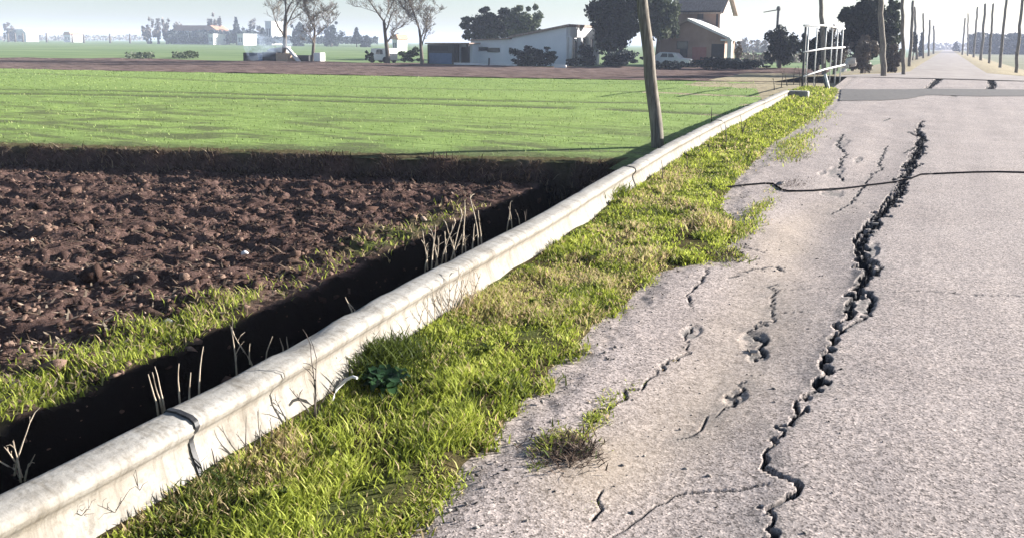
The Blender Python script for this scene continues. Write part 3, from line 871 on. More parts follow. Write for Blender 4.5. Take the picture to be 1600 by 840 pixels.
M_TAN = mat("raw_board", (0.36, 0.26, 0.18), (0.46, 0.34, 0.25), 4, .9, .1, .01)
M_CAR = mat("silver_car_paint", (0.55, 0.56, 0.58), (0.6, 0.61, 0.63), 2, .3, 0, spec=.5)
M_VAN = mat("white_vehicle_paint", (0.72, 0.72, 0.71), (0.78, 0.78, 0.77), 2, .35, 0, spec=.5)
M_TYRE = mat("tyre_rubber", (0.02, 0.02, 0.02), (0.035, 0.035, 0.035), 8, .8, 0)
M_BLUE = mat("blue_metal", (0.10, 0.16, 0.28), (0.14, 0.2, 0.33), 3, .6, 0)
M_ORANGE = mat("terracotta_roof", (0.38, 0.2, 0.13), (0.46, 0.27, 0.18), 2, .9, .1, .02)
FZ = -0.46

# ================================================================== CONCRETE CHANNEL ALONG THE VERGE
PROF = [(0.02, -1.25), (0.0, 0.22), (0.004, 0.262), (0.018, 0.274), (0.07, 0.277), (0.135, 0.270), (0.163, 0.256), (0.170, 0.236), (0.158, 0.212), (0.138, 0.192), (0.130, 0.170), (0.138, 0.135), (0.170, 0.065), (0.20, 0.0), (0.215, -0.15)]
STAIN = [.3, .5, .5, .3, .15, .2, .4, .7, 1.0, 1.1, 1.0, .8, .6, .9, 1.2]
def chan(y0, y1, dz, dx, cap=True, grow=0.0, name="concrete_segment", m=None, parent=None, sd=0):
    n = max(3, int((y1 - y0) / .12))
    ys_ = np.linspace(y0, y1, n)
    # refine the profile
    pt_ = np.array(PROF); q = np.linspace(0, len(PROF) - 1, 43)
    pr = np.stack([np.interp(q, range(len(PROF)), pt_[:, k]) for k in (0, 1)], 1); st = np.interp(q, range(len(PROF)), STAIN)
    if grow:
        c = np.array([0.09, 0.1]); d = pr - c; pr = pr + d / np.linalg.norm(d, axis=1)[:, None] * grow
    sc_ = 1 + .03 * (fbm(ys_ * .6, ys_ * 0 + sd, 2, 7) - .5)
    X = rim_x(ys_)[:, None] + dx + pr[None, :, 0] * sc_[:, None]
    Z = pr[None, :, 1] * sc_[:, None] + dz + 0 * X
    Y = np.repeat(ys_[:, None], len(q), 1)
    if not grow:
        X = X + .008 * (fbm(Y * 2.2, Z * 7, 3, 101) - .5); Z = Z + .007 * (fbm(Y * 3, X * 9, 3, 102) - .5)
        # chipped arris
        ch = sstep(.66, .8, fbm(Y * 5, 0 * Y + 3 + sd, 3, 103)) * np.exp(-((q[None] - 3) / 1.0) ** 2)
        Z = Z - .018 * ch
    V = np.stack([X, Y, Z], -1).reshape(-1, 3)
    F = grid_faces(*X.shape)
    k = X.shape[1]
    tri = [list(F)]
    me = bpy.data.meshes.new(name)
    ends = [list(range(n * k, n * k + k)), list(range(n * k + k, n * k + 2 * k))[::-1]]
    V = np.concatenate([V, V[:k], V[(n - 1) * k:n * k]])
    me.from_pydata(V.tolist(), [], [tuple(f) for f in F[:, ::-1].tolist()] + [tuple(e) for e in ends])
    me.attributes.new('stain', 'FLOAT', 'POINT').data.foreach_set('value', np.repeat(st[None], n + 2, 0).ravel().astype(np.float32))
    for p in me.polygons: p.use_smooth = len(p.vertices) == 4
    me.materials.append(m or M_CONC)
    return link(name, me, parent)
J1 = float(G(282, 648, RIM_Z)[1]); J2 = float(G(985, 262, RIM_Z)[1])
wall = thing("concrete_channel", "long white concrete irrigation channel edge between the dark ditch and the grass verge", "channel wall", (0, 0, 0))
cuts = [0.2, J1, J2, 16.0, 22.5, WALL_END]
offs = [(0, 0), (.005, -.004), (-.003, .004), (.004, 0), (-.003, .003)]
for i, (a, b) in enumerate(zip(cuts, cuts[1:])):
    chan(a + .006, b - .006, offs[i][0], offs[i][1], parent=wall, sd=i * 3)
for j, y in enumerate(cuts[1:-1]):
    o = chan(y - .011, y + .011, .002, 0, grow=.008, name="joint_seal", m=M_TAR, parent=wall)
e0 = G(1228, 150, .1)
mb = MB(); x0 = float(rim_x(WALL_END)); mb.box((x0 - .05, WALL_END + .03, -.5), (x0 + .75, WALL_END + .42, .25)); mb.build("end_block", M_CONC, wall, .03)
# lump of mortar at the first joint
mb = MB((rim_x(J1 - .06) - .02, J1 - .06, .24)); mb.blob((rim_x(J1 - .06) - .0, J1 - .05, .25), (.03, .035, .03), 4, 2, .25)
mb.build("mortar_lump", M_CONC, wall)

# ================================================================== POLES
def pole(base, top, r0, r1, label, group, name="utility_pole", sd=0, arm=None, bulge=.4):
    b = Vector(base); t = Vector(top)
    o = thing(name, label, "utility pole", b, group)
    rr = random.Random(sd)
    n = 12
    pts, rs = [], []
    for i in range(n):
        q = i / (n - 1)
        p = b.lerp(t, q) + Vector((rr.uniform(-1, 1), rr.uniform(-1, 1), 0)) * bulge * r0 * (1 if 0 < i < n - 1 else 0)
        pts.append(p); rs.append(r0 + (r1 - r0) * q)
    pts[0] = pts[0] - Vector((0, 0, .4))
    MB(b).tube(pts, rs, 12).build("shaft", M_POLE, o)
    MB(b).tube([pts[-1], pts[-1] + Vector((0, 0, .12))], [r1 * 1.02, r1 * .3], 12).build("pole_cap", M_DKIRON, o)
    if arm:
        p = pts[-2]
        for s in arm:
            MB(b).tube([p, p + Vector((s * .35, 0, .02)), p + Vector((s * .35, 0, .18))], .02, 6).build("bracket", M_DKIRON, o)
    return o
LB = Vector(G(1030, 232, -.31)); Dl = float((CMN.T @ (np.array(LB) - [0, 0, CAM_H]))[2] * -1)
LT = Vector(AD(992, -90, Dl - .25))
pole(LB, LT, .128, .10, "thick leaning wooden pole rising behind the concrete channel at the wheat edge", None, sd=3, bulge=.12)
PG = "poles lining the far road"
def pole_px(bx, by, z, tx, ty, w_px, label, sd):
    b = G(bx, by, z)
    D = -(CMN.T @ (b - [0, 0, CAM_H]))[2]
    t = AD(tx, ty, D)
    pole(b, t, w_px * D / FPX / 2, w_px * D / FPX / 2 * .8, label, PG, sd=sd, bulge=.3)
for i, a in enumerate([
    (1381, 121, -.05, 1373, -60, 9, "nearest left pole, dark, standing before the big evergreen by the road"),
    (1412, 120, -.1, 1409, -30, 6, "second left pole, slimmer, clear of the evergreen beside the road"),
    (1421, 108, -.2, 1426.5, 3, 5, "third left pole, short pale top against white sky, beside a round dark tree"),
    (1432.5, 95, -.2, 1429, 12, 4, "fourth left pole, partly behind the round dark roadside tree"),
    (1443, 94, -.25, 1442.5, 22, 3, "fifth left pole, pale and thin, just past the round dark tree"),
    (1450.5, 90, -.25, 1453, 32, 3.2, "sixth left pole, small and leaning right in the haze"),
    (1459, 86, -.25, 1459, 41, 3, "farthest left pole, short and faint where the road fades"),
    (1587, 116, -.3, 1599, -20, 5, "nearest right pole, leaning right at the photo's right edge"),
    (1562, 109, -.3, 1573.5, -5, 4.5, "second right pole, leaning right before the blue far wood"),
    (1545, 101, -.3, 1552, 7, 3.6, "third right pole, pale and thin before the blue far wood"),
    (1532.5, 97, -.3, 1539.5, 7, 4.2, "fourth right pole, dark, at the left part of the blue far wood"),
    (1521, 92, -.3, 1527.5, 12, 3.2, "fifth right pole, pale, at the left end of the blue far wood"),
    (1512, 89.5, -.3, 1512.5, 22, 2.2, "sixth right pole, very thin, left of the blue far wood"),
    (1503, 88, -.3, 1508, 29, 2.8, "farthest right pole, faint, beside the small round hazy tree")]):
    pole_px(*a[:6], a[6], 20 + i)
# thin black line across the road, built as a thin tube
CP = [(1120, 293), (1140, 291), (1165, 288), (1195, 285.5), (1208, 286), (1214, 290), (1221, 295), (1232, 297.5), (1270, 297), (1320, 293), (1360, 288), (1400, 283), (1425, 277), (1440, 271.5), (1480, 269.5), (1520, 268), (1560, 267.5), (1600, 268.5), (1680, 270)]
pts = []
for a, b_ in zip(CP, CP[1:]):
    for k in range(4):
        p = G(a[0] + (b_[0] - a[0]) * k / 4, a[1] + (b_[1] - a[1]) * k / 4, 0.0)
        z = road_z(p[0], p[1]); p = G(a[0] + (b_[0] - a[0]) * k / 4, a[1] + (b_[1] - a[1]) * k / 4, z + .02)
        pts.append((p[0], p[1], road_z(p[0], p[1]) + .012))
tag(MB(pts[0]).tube(pts, .0115, 8).build("dark_line", M_LINE), "thin black line across the cracked road with a kink at the raised lump", "dark_line")
# pole leaning behind the railing, and the lamp column behind the domed tree
b = AY(1291, 78, 62.0); t = AY(1281, -30, 62.0)
pole((b[0], 62, FZ), t, .16, .13, "dark pole leaning left behind the white railing of the culvert", None, sd=41, bulge=.2)
b = AY(1216, 100, 92.0); t = AY(1216.5, 14, 92.0)
o = thing("lamp_post", "dark lamp column with an arm to the left above the domed evergreen", "street lamp", (b[0], 92, FZ))
MB((b[0], 92, FZ)).tube([(b[0], 92, FZ), (t[0] - .02, 92, t[2] * .6), (t[0], 92, t[2])], [.17, .15, .14], 8).build("column", M_DKIRON, o)
MB((b[0], 92, FZ)).tube([(t[0], 92, t[2] - .1), (AY(1193, 19.5, 92.0)[0], 92, AY(1193, 19.5, 92.0)[2])], [.06, .045], 6).build("arm", M_DKIRON, o)
MB((b[0], 92, FZ)).blob((t[0], 92, t[2]), (.23, .23, .28), 2, 2, .05).build("lamp_head", M_DKIRON, o)

# ================================================================== RAILING, MARKER, RUBBLE
p0, p1 = Vector(G(1257, 128, -.05)), Vector(G(1318, 112, -.05))
D0, D1 = 35.0, 43.0
def railpt(u_, py0, py1):
    px = 1258 + (1318 - 1258) * u_; D = D0 + (D1 - D0) * u_
    return Vector(AD(px, py0 + (py1 - py0) * u_, D))
ro = thing("railing", "tall white metal railing with three rails over the culvert at the road edge", "railing", (railpt(.4, 120, 105).x, railpt(.4, 120, 105).y, 0))
RO = ro.location.copy()
for a, b_ in ((40.5, 45), (81.5, 74.5), (119, 102)):
    mid = railpt(.5, a, b_) + Vector((0, 0, .05 if a > 60 else .08))
    MB(RO).tube([railpt(-.03, a, b_), mid, railpt(1.03, a, b_)], .042, 8).build("rail", M_GALV, ro)
for i, (u0, w_) in enumerate(((.02, .05), (.10, .03), (.32, .026), (.56, .026), (.72, .025), (.86, .03), (.99, .034))):
    top = railpt(u0, 41, 45); top.z -= .04
    foot = Vector((top.x, top.y, -.35 if i not in (3,) else 0.9))
    MB(RO).tube([foot, top], w_, 8).build("post", M_DKIRON if i in (0,) else M_GALV, ro)
mk = Vector(G(1297, 141, .0)); mt = AD(1290, 117, 30.5)
o = thing("marker_post", "short white marker post with dark back leaning left at the verge end", "marker post", mk)
k = np.linalg.norm(np.array(mk)[:2]) 
top = mk + Vector((-.22, -.05, .62))
MB(mk).tube([mk - Vector((0, 0, .15)), top], [.055, .05], 6).build("post", M_GALV, o)
MB(mk).tube([mk + Vector((-.075, .03, -.1)), top + Vector((-.075, .03, -.08))], [.05, .045], 5).build("dark_stay", M_DKIRON, o)
def hull_mb(p, s, sd, fl=.38):
    bm = bmesh.new(); rr = random.Random(sd)
    for _ in range(16):
        x, y, z = rr.uniform(-1, 1), rr.uniform(-1, 1), rr.choice((-1, 1)) * rr.uniform(.7, 1)
        bm.verts.new((x * s * 1.3, y * s * .9, z * s * fl + x * s * .15))
    h = bmesh.ops.convex_hull(bm, input=bm.verts[:])
    bmesh.ops.delete(bm, geom=[g for g in h['geom_interior'] if isinstance(g, bmesh.types.BMVert)], context='VERTS')
    mb = MB(p); mb.bm.free(); mb.bm = bm
    return mb
for i, (px, py, s, lb) in enumerate([(1328, 96, .42, "biggest pale rubble block heaped right behind the white railing"), (1322, 104, .3, "middle pale rubble block at the railing's far end"), (1334, 101, .26, "right pale rubble block beside the brush by the railing"), (1318, 110, .22, "small low rubble block at the railing's foot")]):
    p = AD(px, py, 47.0)
    mb = hull_mb(p, s * .62, i + 5, .8)
    tag(mb.build("rubble_block", M_RUBBLE), lb, "rubble", "pale rubble behind the railing")
rows = [[(rim_x(min(y, WALL_END)) - 6.5 - (y - 24) * .06, y, -.40), (rim_x(min(y, WALL_END)) - 2.5, y, -.40), (rim_x(min(y, WALL_END)) - .35, y, -.36), (-4.0, y, -.22), (-3.2, y, -.12)] for y in np.linspace(23.5, 66, 60)]
A = np.array(rows); A[..., 2] += .12 * (fbm(A[..., 0] * .8, A[..., 1] * .8, 3, 120) - .5)
strip("scrubby_margin", A, M_STRAW)
# ================================================================== TREES
def leafcloud(c, R3, n, s, rr, lumps=14, fill=.75, flatb=0.0):
    """leaf-sized faces spread through lumps of a crown: returns V, F, tint"""
    c = np.array(c); R3 = np.array(R3)
    L = rr.normal(0, 1, (lumps, 3)); L /= np.linalg.norm(L, axis=1)[:, None]
    L *= rr.uniform(.2, .93, (lumps, 1))
    L[:, 2] = np.where(L[:, 2] < -.6 + flatb, -.6 + flatb, L[:, 2])
    lr = rr.uniform(.10, .36, lumps) * (1.25 - .55 * np.linalg.norm(L, axis=1))
    k = rr.integers(0, lumps, n)
    d = rr.normal(0, 1, (n, 3)); d /= np.linalg.norm(d, axis=1)[:, None]
    q = L[k] + d * (lr[k] * rr.uniform(fill, 1.0, n) ** 1.0)[:, None]
    P = c + q * R3
    a = rr.normal(0, 1, (n, 3)); a /= np.linalg.norm(a, axis=1)[:, None]
    b = np.cross(a, rr.normal(0, 1, (n, 3))); b /= np.linalg.norm(b, axis=1)[:, None]
    sz = s * rr.uniform(.5, 1.3, n)[:, None]
    V = np.stack([P - a * sz, P + b * sz * .6, P + a * sz, P - b * sz * .6], 1).reshape(-1, 3)
    F = np.arange(n * 4).reshape(n, 4)
    lt = np.clip(.5 + .2 * rr.normal(0, 1, lumps), 0, 1)
    T = np.clip(lt[k] * .6 + rr.random(n) * .4, 0, 1)
    return V, F, np.repeat(T, 4)

def tree(name, label, px0, px1, pyt, pyb, Y, m, n, s, group=None, cat="tree", sd=1, gz=None, trunk=True, lumps=14, clouds=None, cone=False, depth=1.0, dist=False):
    """crown filling the photo box px0..px1 / pyt..pyb on the plane y=Y (or forward distance if dist)"""
    fn = AD if dist else AY
    a = fn(px0, (pyt + pyb) / 2, Y); b = fn(px1, (pyt + pyb) / 2, Y); t = fn((px0 + px1) / 2, pyt, Y); d = fn((px0 + px1) / 2, pyb, Y)
    gz = FZ if gz is None else gz
    c = (np.array(a) + b) / 2
    hw = np.linalg.norm((b - a)[:2]) / 2
    base = Vector((c[0], c[1], gz))
    o = thing(name, label, cat, base, group)
    rr = np.random.default_rng(sd)
    hz = (t[2] - d[2]) / 2; cz = (t[2] + d[2]) / 2
    if cone:
        q = rr.random(n) ** .75
        zz = d[2] + (t[2] - d[2]) * (1 - q); ang = rr.uniform(0, 6.28, n)
        rad_ = hw * (q * .95 + .05) * rr.uniform(.55, 1.05, n) * (1 + .25 * np.sin(zz * 5))
        P = np.stack([c[0] + np.cos(ang) * rad_, c[1] + np.sin(ang) * rad_, zz], 1)
        av = rr.normal(0, 1, (n, 3)); av /= np.linalg.norm(av, axis=1)[:, None]
        bv = np.cross(av, rr.normal(0, 1, (n, 3))); bv /= np.linalg.norm(bv, axis=1)[:, None]
        sz = s * rr.uniform(.5, 1.2, n)[:, None]
        V = np.stack([P - av * sz, P + bv * sz * .6, P + av * sz, P - bv * sz * .6], 1).reshape(-1, 3); F = np.arange(n * 4).reshape(n, 4); T = np.repeat(rr.random(n), 4)
    else:
        V, F, T = leafcloud((c[0], c[1], cz), (hw * 1.14, hw * 1.1 * depth, hz * 1.1), int(n * 1.7), s * .72, rr, lumps * 3, .25)
        V[:, 2] = np.maximum(V[:, 2], gz + .02)
    link("crown", me_np("crown", V - np.array(base), F, m, tint=T), o)
    if trunk:
        MB(base).tube([base - Vector((0, 0, .2)), base + Vector((.05 * hw, 0, (cz - gz) * .5)), Vector((c[0], c[1], cz + hz * .3))], [hw * .10 + .05, hw * .07 + .04, .04], 6).build("trunk", M_BARK, o)
    return o

def bare_tree(label, px, pyb, Y, h, r0, sd, fork=.3, spread=.55, lean=0.0, group="bare trees at the field edge", lv=6, rmin=.016):
    b = AY(px, pyb, Y); base = Vector((b[0], Y, FZ))
    o = thing("bare_tree", label, "tree", base, group)
    rr = random.Random(sd)
    tb = MB(base); bb = MB(base); wv = MB(base)
    def grow(p, d, L, r, lev):
        n = 4 if lev == 0 else 3
        pts, rs = [p.copy()], [r]
        for i in range(n):
            d = (d + Vector((rr.uniform(-1, 1), rr.uniform(-1, 1), rr.uniform(-.3, .7))) * (.10 + .06 * lev)).normalized()
            p = p + d * (L / n); pts.append(p.copy()); rs.append(max(rmin, r * (1 - .45 * (i + 1) / n)))
        (tb if lev == 0 else bb if lev < 4 else wv).tube(pts, rs, 7 if lev < 2 else 4 if lev < 3 else 3, cap=False)
        if lev >= lv: return
        k = 2 if lev == 0 else 3
        for i in range(k):
            ax = Vector((rr.uniform(-1, 1), rr.uniform(-1, 1), rr.uniform(-.2, .5))).normalized()
            nd = (d + ax * (spread + .12 * lev)).normalized()
            grow(pts[-1], nd, L * rr.uniform(.55, .8), rs[-1] * .66, lev + 1)
        for i in range(1, n):
            for _ in range(2 if lev > 0 else 1):
                if lev == 0 and i < 2: continue
                ax = Vector((rr.uniform(-1, 1), rr.uniform(-1, 1), rr.uniform(-.1, .6))).normalized()
                grow(pts[i], (d * .6 + ax).normalized(), L * rr.uniform(.35, .6), rs[i] * .5, lev + 2)
    grow(base - Vector((0, 0, .2)), Vector((lean, 0, 1)).normalized(), h * fork, r0, 0)
    tb.build("trunk", M_BARK, o); bb.build("branches", M_BARK, o); wv.build("twigs", M_BARK, o)
    return o
bare_tree("leftmost tall bare tree, dark trunk beside the pale debris and smoke", 444, 97, 66, 14, .27, 3, .36, .42, .10)
bare_tree("second bare tree, thinner leaning trunk right of the pale debris", 488, 97, 67, 12, .20, 8, .30, .5, .10)
bare_tree("third bare tree, thick dark trunk and wide crown by the white vehicle", 606, 98, 70, 13, .26, 12, .34, .55, -.02)
bare_tree("fourth bare tree, slim grey trunk left of the low dark shed", 660, 102, 67, 12, .21, 21, .30, .5, -.03)

EV = "evergreens around the farm"
tree("evergreen_tree", "broad dark evergreen clump behind the low end of the pale shed", 722, 812, 12, 72, 96, M_EVER, 7500, .34, EV, sd=2, lumps=18)
tree("round_tree", "grey-green round tree rising behind the sloping shed roof", 792, 847, 6, 70, 95, M_OLIVE, 5200, .30, EV, sd=5, lumps=18)
tree("evergreen_tree", "huge dark evergreen left of the leaning pole, hiding the house corner", 924, 1018, -40, 92, 79, M_EVER, 13000, .30, EV, sd=7, lumps=26)
tree("round_tree", "paler grey-green tree between the leaning pole and the brown house", 998, 1060, -30, 66, 80, M_OLIVE, 6500, .28, EV, sd=9, lumps=20)
tree("domed_evergreen", "dome-shaped dark evergreen standing alone left of the white railing", 1192, 1247, 42, 108, 80, M_EVER, 5200, .24, EV, sd=13, lumps=22)
tree("evergreen_tree", "massive dark evergreen behind the nearest left road pole", 1312, 1396, -14, 92, 66, M_EVER, 13000, .26, EV, sd=15, lumps=26)
tree("evergreen_tree", "narrower evergreen right of the nearest left road pole", 1370, 1412, 0, 96, 70, M_OLIVE, 4600, .22, EV, sd=17, lumps=16)
tree("brush_thicket", "grey leafless brush under the massive evergreen by the road", 1326, 1372, 52, 116, 64, M_BRUSH, 4200, .15, "leafless brush by the road", "bush", sd=19, lumps=16)
tree("brush_thicket", "dark leafless brush between the first two left road poles", 1376, 1412, 66, 118, 62, M_BRUSH, 3200, .14, "leafless brush by the road", "bush", sd=20, lumps=14)
tree("brush_thicket", "tall thin scrub just left of the massive evergreen, behind the railing", 1286, 1326, 40, 114, 74, M_BRUSH, 3600, .13, "leafless brush by the road", "bush", sd=23, lumps=12)
tree("round_shrub", "dark shrub filling the railing's left bays", 1252, 1306, 38, 114, 70, M_EVER, 5200, .2, EV, "bush", sd=24, lumps=14)
SH = "shrubs before the farm buildings"
tree("round_shrub", "wide blue-green shrub against the middle of the pale shed wall", 800, 866, 72, 106, 71, M_BLUSH, 3400, .17, SH, "bush", sd=31, lumps=18, trunk=False)
tree("round_shrub", "upright blue-green shrub hiding the porch of the pale shed", 904, 932, 66, 107, 76, M_BLUSH, 2400, .17, SH, "bush", sd=32, lumps=12, trunk=False)
tree("round_shrub", "low dark shrub at the foot of the porch posts", 882, 908, 90, 106, 73, M_BLUSH, 1000, .14, SH, "bush", sd=33, lumps=8, trunk=False)
tree("round_shrub", "dark undergrowth below the huge evergreen", 930, 1006, 78, 108, 74, M_BLUSH, 3200, .17, SH, "bush", sd=34, lumps=18, trunk=False)
tree("round_shrub", "dark shrub in front of the parked silver car", 1024, 1078, 95, 110, 72, M_BLUSH, 1900, .14, SH, "bush", sd=35, lumps=12, trunk=False)
tree("clipped_hedge", "low dark hedge running right from the brown house", 1078, 1200, 90, 110, 74, M_BLUSH, 5200, .15, SH, "hedge", sd=36, lumps=40, trunk=False, depth=.2)
tree("round_shrub", "small brush right of the house porch", 1144, 1160, 60, 98, 88, M_BRUSH, 700, .14, SH, "bush", sd=37, lumps=8)
tree("round_shrub", "green bush by the white vehicle between the bare trees", 626, 656, 74, 99, 72, M_OLIVE, 1300, .16, SH, "bush", sd=38, lumps=10, trunk=False)
tree("round_shrub", "dark bush at the left side of the white vehicle", 572, 584, 78, 98, 68, M_EVER, 600, .15, SH, "bush", sd=39, lumps=7, trunk=False)

# far trees and woods, blue in the haze
FT = "trees on the far horizon"
def ft(name, label, x0, x1, yt, yb, D, m=None, n=500, cone=False, sd=0, s=None):
    tree(name, label, x0 - 1, x1 + 1, yt, yb + (0 if cone else 13), D, m or M_BLUSH, int(n * 1.5), s or D * .0020, FT, sd=sd, cone=cone, dist=True, lumps=9, gz=-.5)
ft("far_tree", "leftmost hazy bare tree clump on the far left horizon", 221, 240, 24, 62, 420, M_BRUSH, 420, sd=51)
ft("far_tree", "hazy bare tree second from left in the far grove", 238, 254, 29, 62, 430, M_BRUSH, 380, sd=52)
ft("far_tree", "hazy bare tree third from left in the far grove", 252, 266, 27, 62, 440, M_BRUSH, 380, sd=53)
ft("far_tree", "small hazy tree top above the far blue hedge", 270, 286, 28, 60, 470, M_BRUSH, 300, sd=54)
ft("far_tree", "tallest round hazy tree above the far barn", 325, 347, 19, 62, 430, M_BRUSH, 520, sd=55)
ft("far_conifer", "pointed hazy conifer left of the smoke", 362, 376, 28, 64, 400, M_BLUSH, 420, True, sd=56)
ft("far_tree", "wide hazy bare crown directly above the smoke", 376, 408, 30, 64, 430, M_BRUSH, 500, sd=57)
ft("far_conifer", "small pointed conifer just left of the first bare trunk", 404, 418, 44, 66, 380, M_BLUSH, 300, True, sd=58)
ft("far_tree", "dark bluish tree mass right of the first bare trunk", 452, 482, 30, 68, 360, M_BLUSH, 700, sd=59)
ft("far_tree", "rounded dark bluish tree behind the second bare tree", 498, 536, 34, 68, 350, M_BLUSH, 760, sd=60)
ft("far_conifer", "lone pointed conifer between second and third bare trees", 550, 564, 44, 68, 330, M_BLUSH, 420, True, sd=61)
ft("far_tree", "low bluish bush right of the lone far conifer", 564, 582, 56, 69, 330, M_BLUSH, 300, sd=62)
ft("far_tree", "faint hazy tree at the far left edge", 6, 22, 36, 62, 520, M_BRUSH, 260, sd=63)
ft("far_round_tree", "small round dark tree beside the third left pole", 1423, 1433, 51, 72, 120, M_EVER, 700, sd=64, s=.2)
ft("far_round_tree", "small round hazy tree where the road vanishes", 1489, 1500, 66, 79, 420, M_EVER, 260, sd=65)
ft("far_conifer", "thin dark conifer beside the fifth left pole", 1436, 1442, 52, 92, 190, M_BLUSH, 300, True, sd=66, s=.35)
def wood(name, x0, x1, yt, yb, D, n, s, m, sd):
    rr = np.random.default_rng(sd)
    px = rr.uniform(x0, x1, n); 
    top = yt + 5 * (fbm(px * .06, px * 0, 3, sd) - .5)
    py = top + (yb - top) * rr.random(n) ** .8
    Dd = D + rr.uniform(0, D * .12, n)
    P = np.array([AD(a, b, c) for a, b, c in zip(px, py, Dd)])
    av = rr.normal(0, 1, (n, 3)); av /= np.linalg.norm(av, axis=1)[:, None]
    bv = np.cross(av, rr.normal(0, 1, (n, 3))); bv /= np.linalg.norm(bv, axis=1)[:, None]
    sz = s * rr.uniform(.5, 1.3, n)[:, None]
    V = np.stack([P - av * sz, P + bv * sz * .7, P + av * sz, P - bv * sz * .7], 1).reshape(-1, 3)
    V[:, 2] = np.maximum(V[:, 2], -.5)
    tag(link(name, me_np(name, V, np.arange(n * 4).reshape(n, 4), m, tint=np.repeat(rr.random(n), 4))), kind='stuff')
wood("far_wood", 1513, 1760, 53, 85, 300, 9000, .75, M_BLUSH, 71)
wood("far_hedgerow", 262, 400, 49, 67, 400, 4200, .8, M_BLUSH, 72)
wood("far_hedgerow", 400, 590, 57, 68, 380, 3000, .7, M_BLUSH, 73)
wood("far_horizon_trees", -200, 230, 55, 63, 700, 2600, 1.0, M_BRUSH, 74)
wood("far_horizon_trees", 1140, 1330, 62, 88, 260, 2400, .6, M_BRUSH, 75)
wood("far_horizon_trees", 1440, 1520, 68, 80, 700, 700, 1.3, M_BRUSH, 76)
wood("far_scrub", 1150, 1262, 84, 104, 110, 1800, .22, M_BRUSH, 77)
wood("field_edge_scrub", 195, 240, 82, 92, 95, 300, .22, M_OLIVE, 78)
wood("field_edge_scrub", 270, 310, 82, 91, 95, 300, .22, M_OLIVE, 79)

# ================================================================== BUILDINGS
def xz(L, Y):
    return [(float(AY(a, b, Y)[0]), float(AY(a, b, Y)[2])) for a, b in L]
def rect(o, name, px0, py0, px1, py1, Y, m, proud=.05, parent=None, t=.1, frame=None):
    a, b = AY(px0, py0, Y), AY(px1, py1, Y)
    x0, x1 = sorted((a[0], b[0])); z0, z1 = sorted((a[2], b[2]))
    off = o.location if o else (0, 0, 0)
    w_ = MB(off).box((x0, Y - proud, z0), (x1, Y - proud + t, z1)).build(name, m, o)
    if frame:
        f = MB(off); e = .07
        f.box((x0 - e, Y - proud - .04, z1), (x1 + e, Y + .02, z1 + e)); f.box((x0 - e, Y - proud - .06, z0 - e), (x1 + e, Y + .02, z0))
        f.box((x0 - e, Y - proud - .04, z0), (x0, Y + .02, z1)); f.box((x1, Y - proud - .04, z0), (x1 + e, Y + .02, z1))
        f.build("frame", frame, w_)
    return w_
# --- pale shed
Y0 = 76.0
sx0, sx1 = AY(734, 100, Y0)[0], AY(884, 100, Y0)[0]
shed = thing("pale_shed", "long pale grey shed with a roof sloping up to a white porch", "shed", (sx1, Y0, FZ))
O = shed.location.copy()
hi = AY(884, 42, Y0)[2]; md = AY(800, 60, Y0)[2]; lo = AY(734, 64, Y0)[2]; mx_ = AY(800, 60, Y0)[0]
MB(O).prism([(mx_, FZ - .2), (sx1, FZ - .2), (sx1, hi), (mx_, md + .05)], Y0, Y0 + 9).build("tall_wall", M_GREYW, shed)
MB(O).prism([(sx0, FZ - .2), (mx_ - .01, FZ - .2), (mx_ - .01, md - .1), (sx0, lo)], Y0 + .15, Y0 + 8).build("low_wall", M_GREYW, shed)
MB(O).prism([(mx_ - .3, md - .02), (sx1 + .35, hi + .03), (sx1 + .35, hi + .25), (mx_ - .3, md + .2)], Y0 - .25, Y0 + 9.3).build("roof", M_ROOFG, shed)
MB(O).prism([(sx0 - .2, lo - .02), (mx_ - .31, md - .12), (mx_ - .31, md + .02), (sx0 - .2, lo + .12)], Y0 - .1, Y0 + 8.2).build("low_roof", M_ROOFG, shed)
for a in ((736, 75, 741, 79), (746, 75, 762, 79), (763, 76, 780, 81), (797, 76, 803, 82)):
    rect(shed, "window", *a, Y0 + .15, M_GLASS, .06, frame=M_SHUT)
# lit side with the porch
MB(O).box((sx1 + .01, Y0 + .3, hi - 1.0), (sx1 + .30, Y0 + 8.9, hi - .03)).build("fascia", M_WHITEW, shed)
MB(O).box((sx1 + .003, Y0 + .05, FZ), (sx1 + .12, Y0 + 8.7, hi - 1.0)).build("side_wall", M_WHITEW, shed)
for k, y in enumerate((.9, 3.1, 5.3)):
    w_ = MB(O).box((sx1 + .10, Y0 + y, FZ + .5), (sx1 + .16, Y0 + y + 1.5, hi - 1.15)).build("window", M_GLASS, shed)
    MB(O).box((sx1 + .13, Y0 + y + .7, FZ + .5), (sx1 + .19, Y0 + y + .8, hi - 1.15)).build("mullion", M_WHITEW, w_)
for y in (.25, 2.65, 4.85, 7.2):
    MB(O).box((sx1 + .14, Y0 + y, FZ), (sx1 + .5, Y0 + y + .3, hi - .98)).build("porch_post", M_WHITEW, shed)
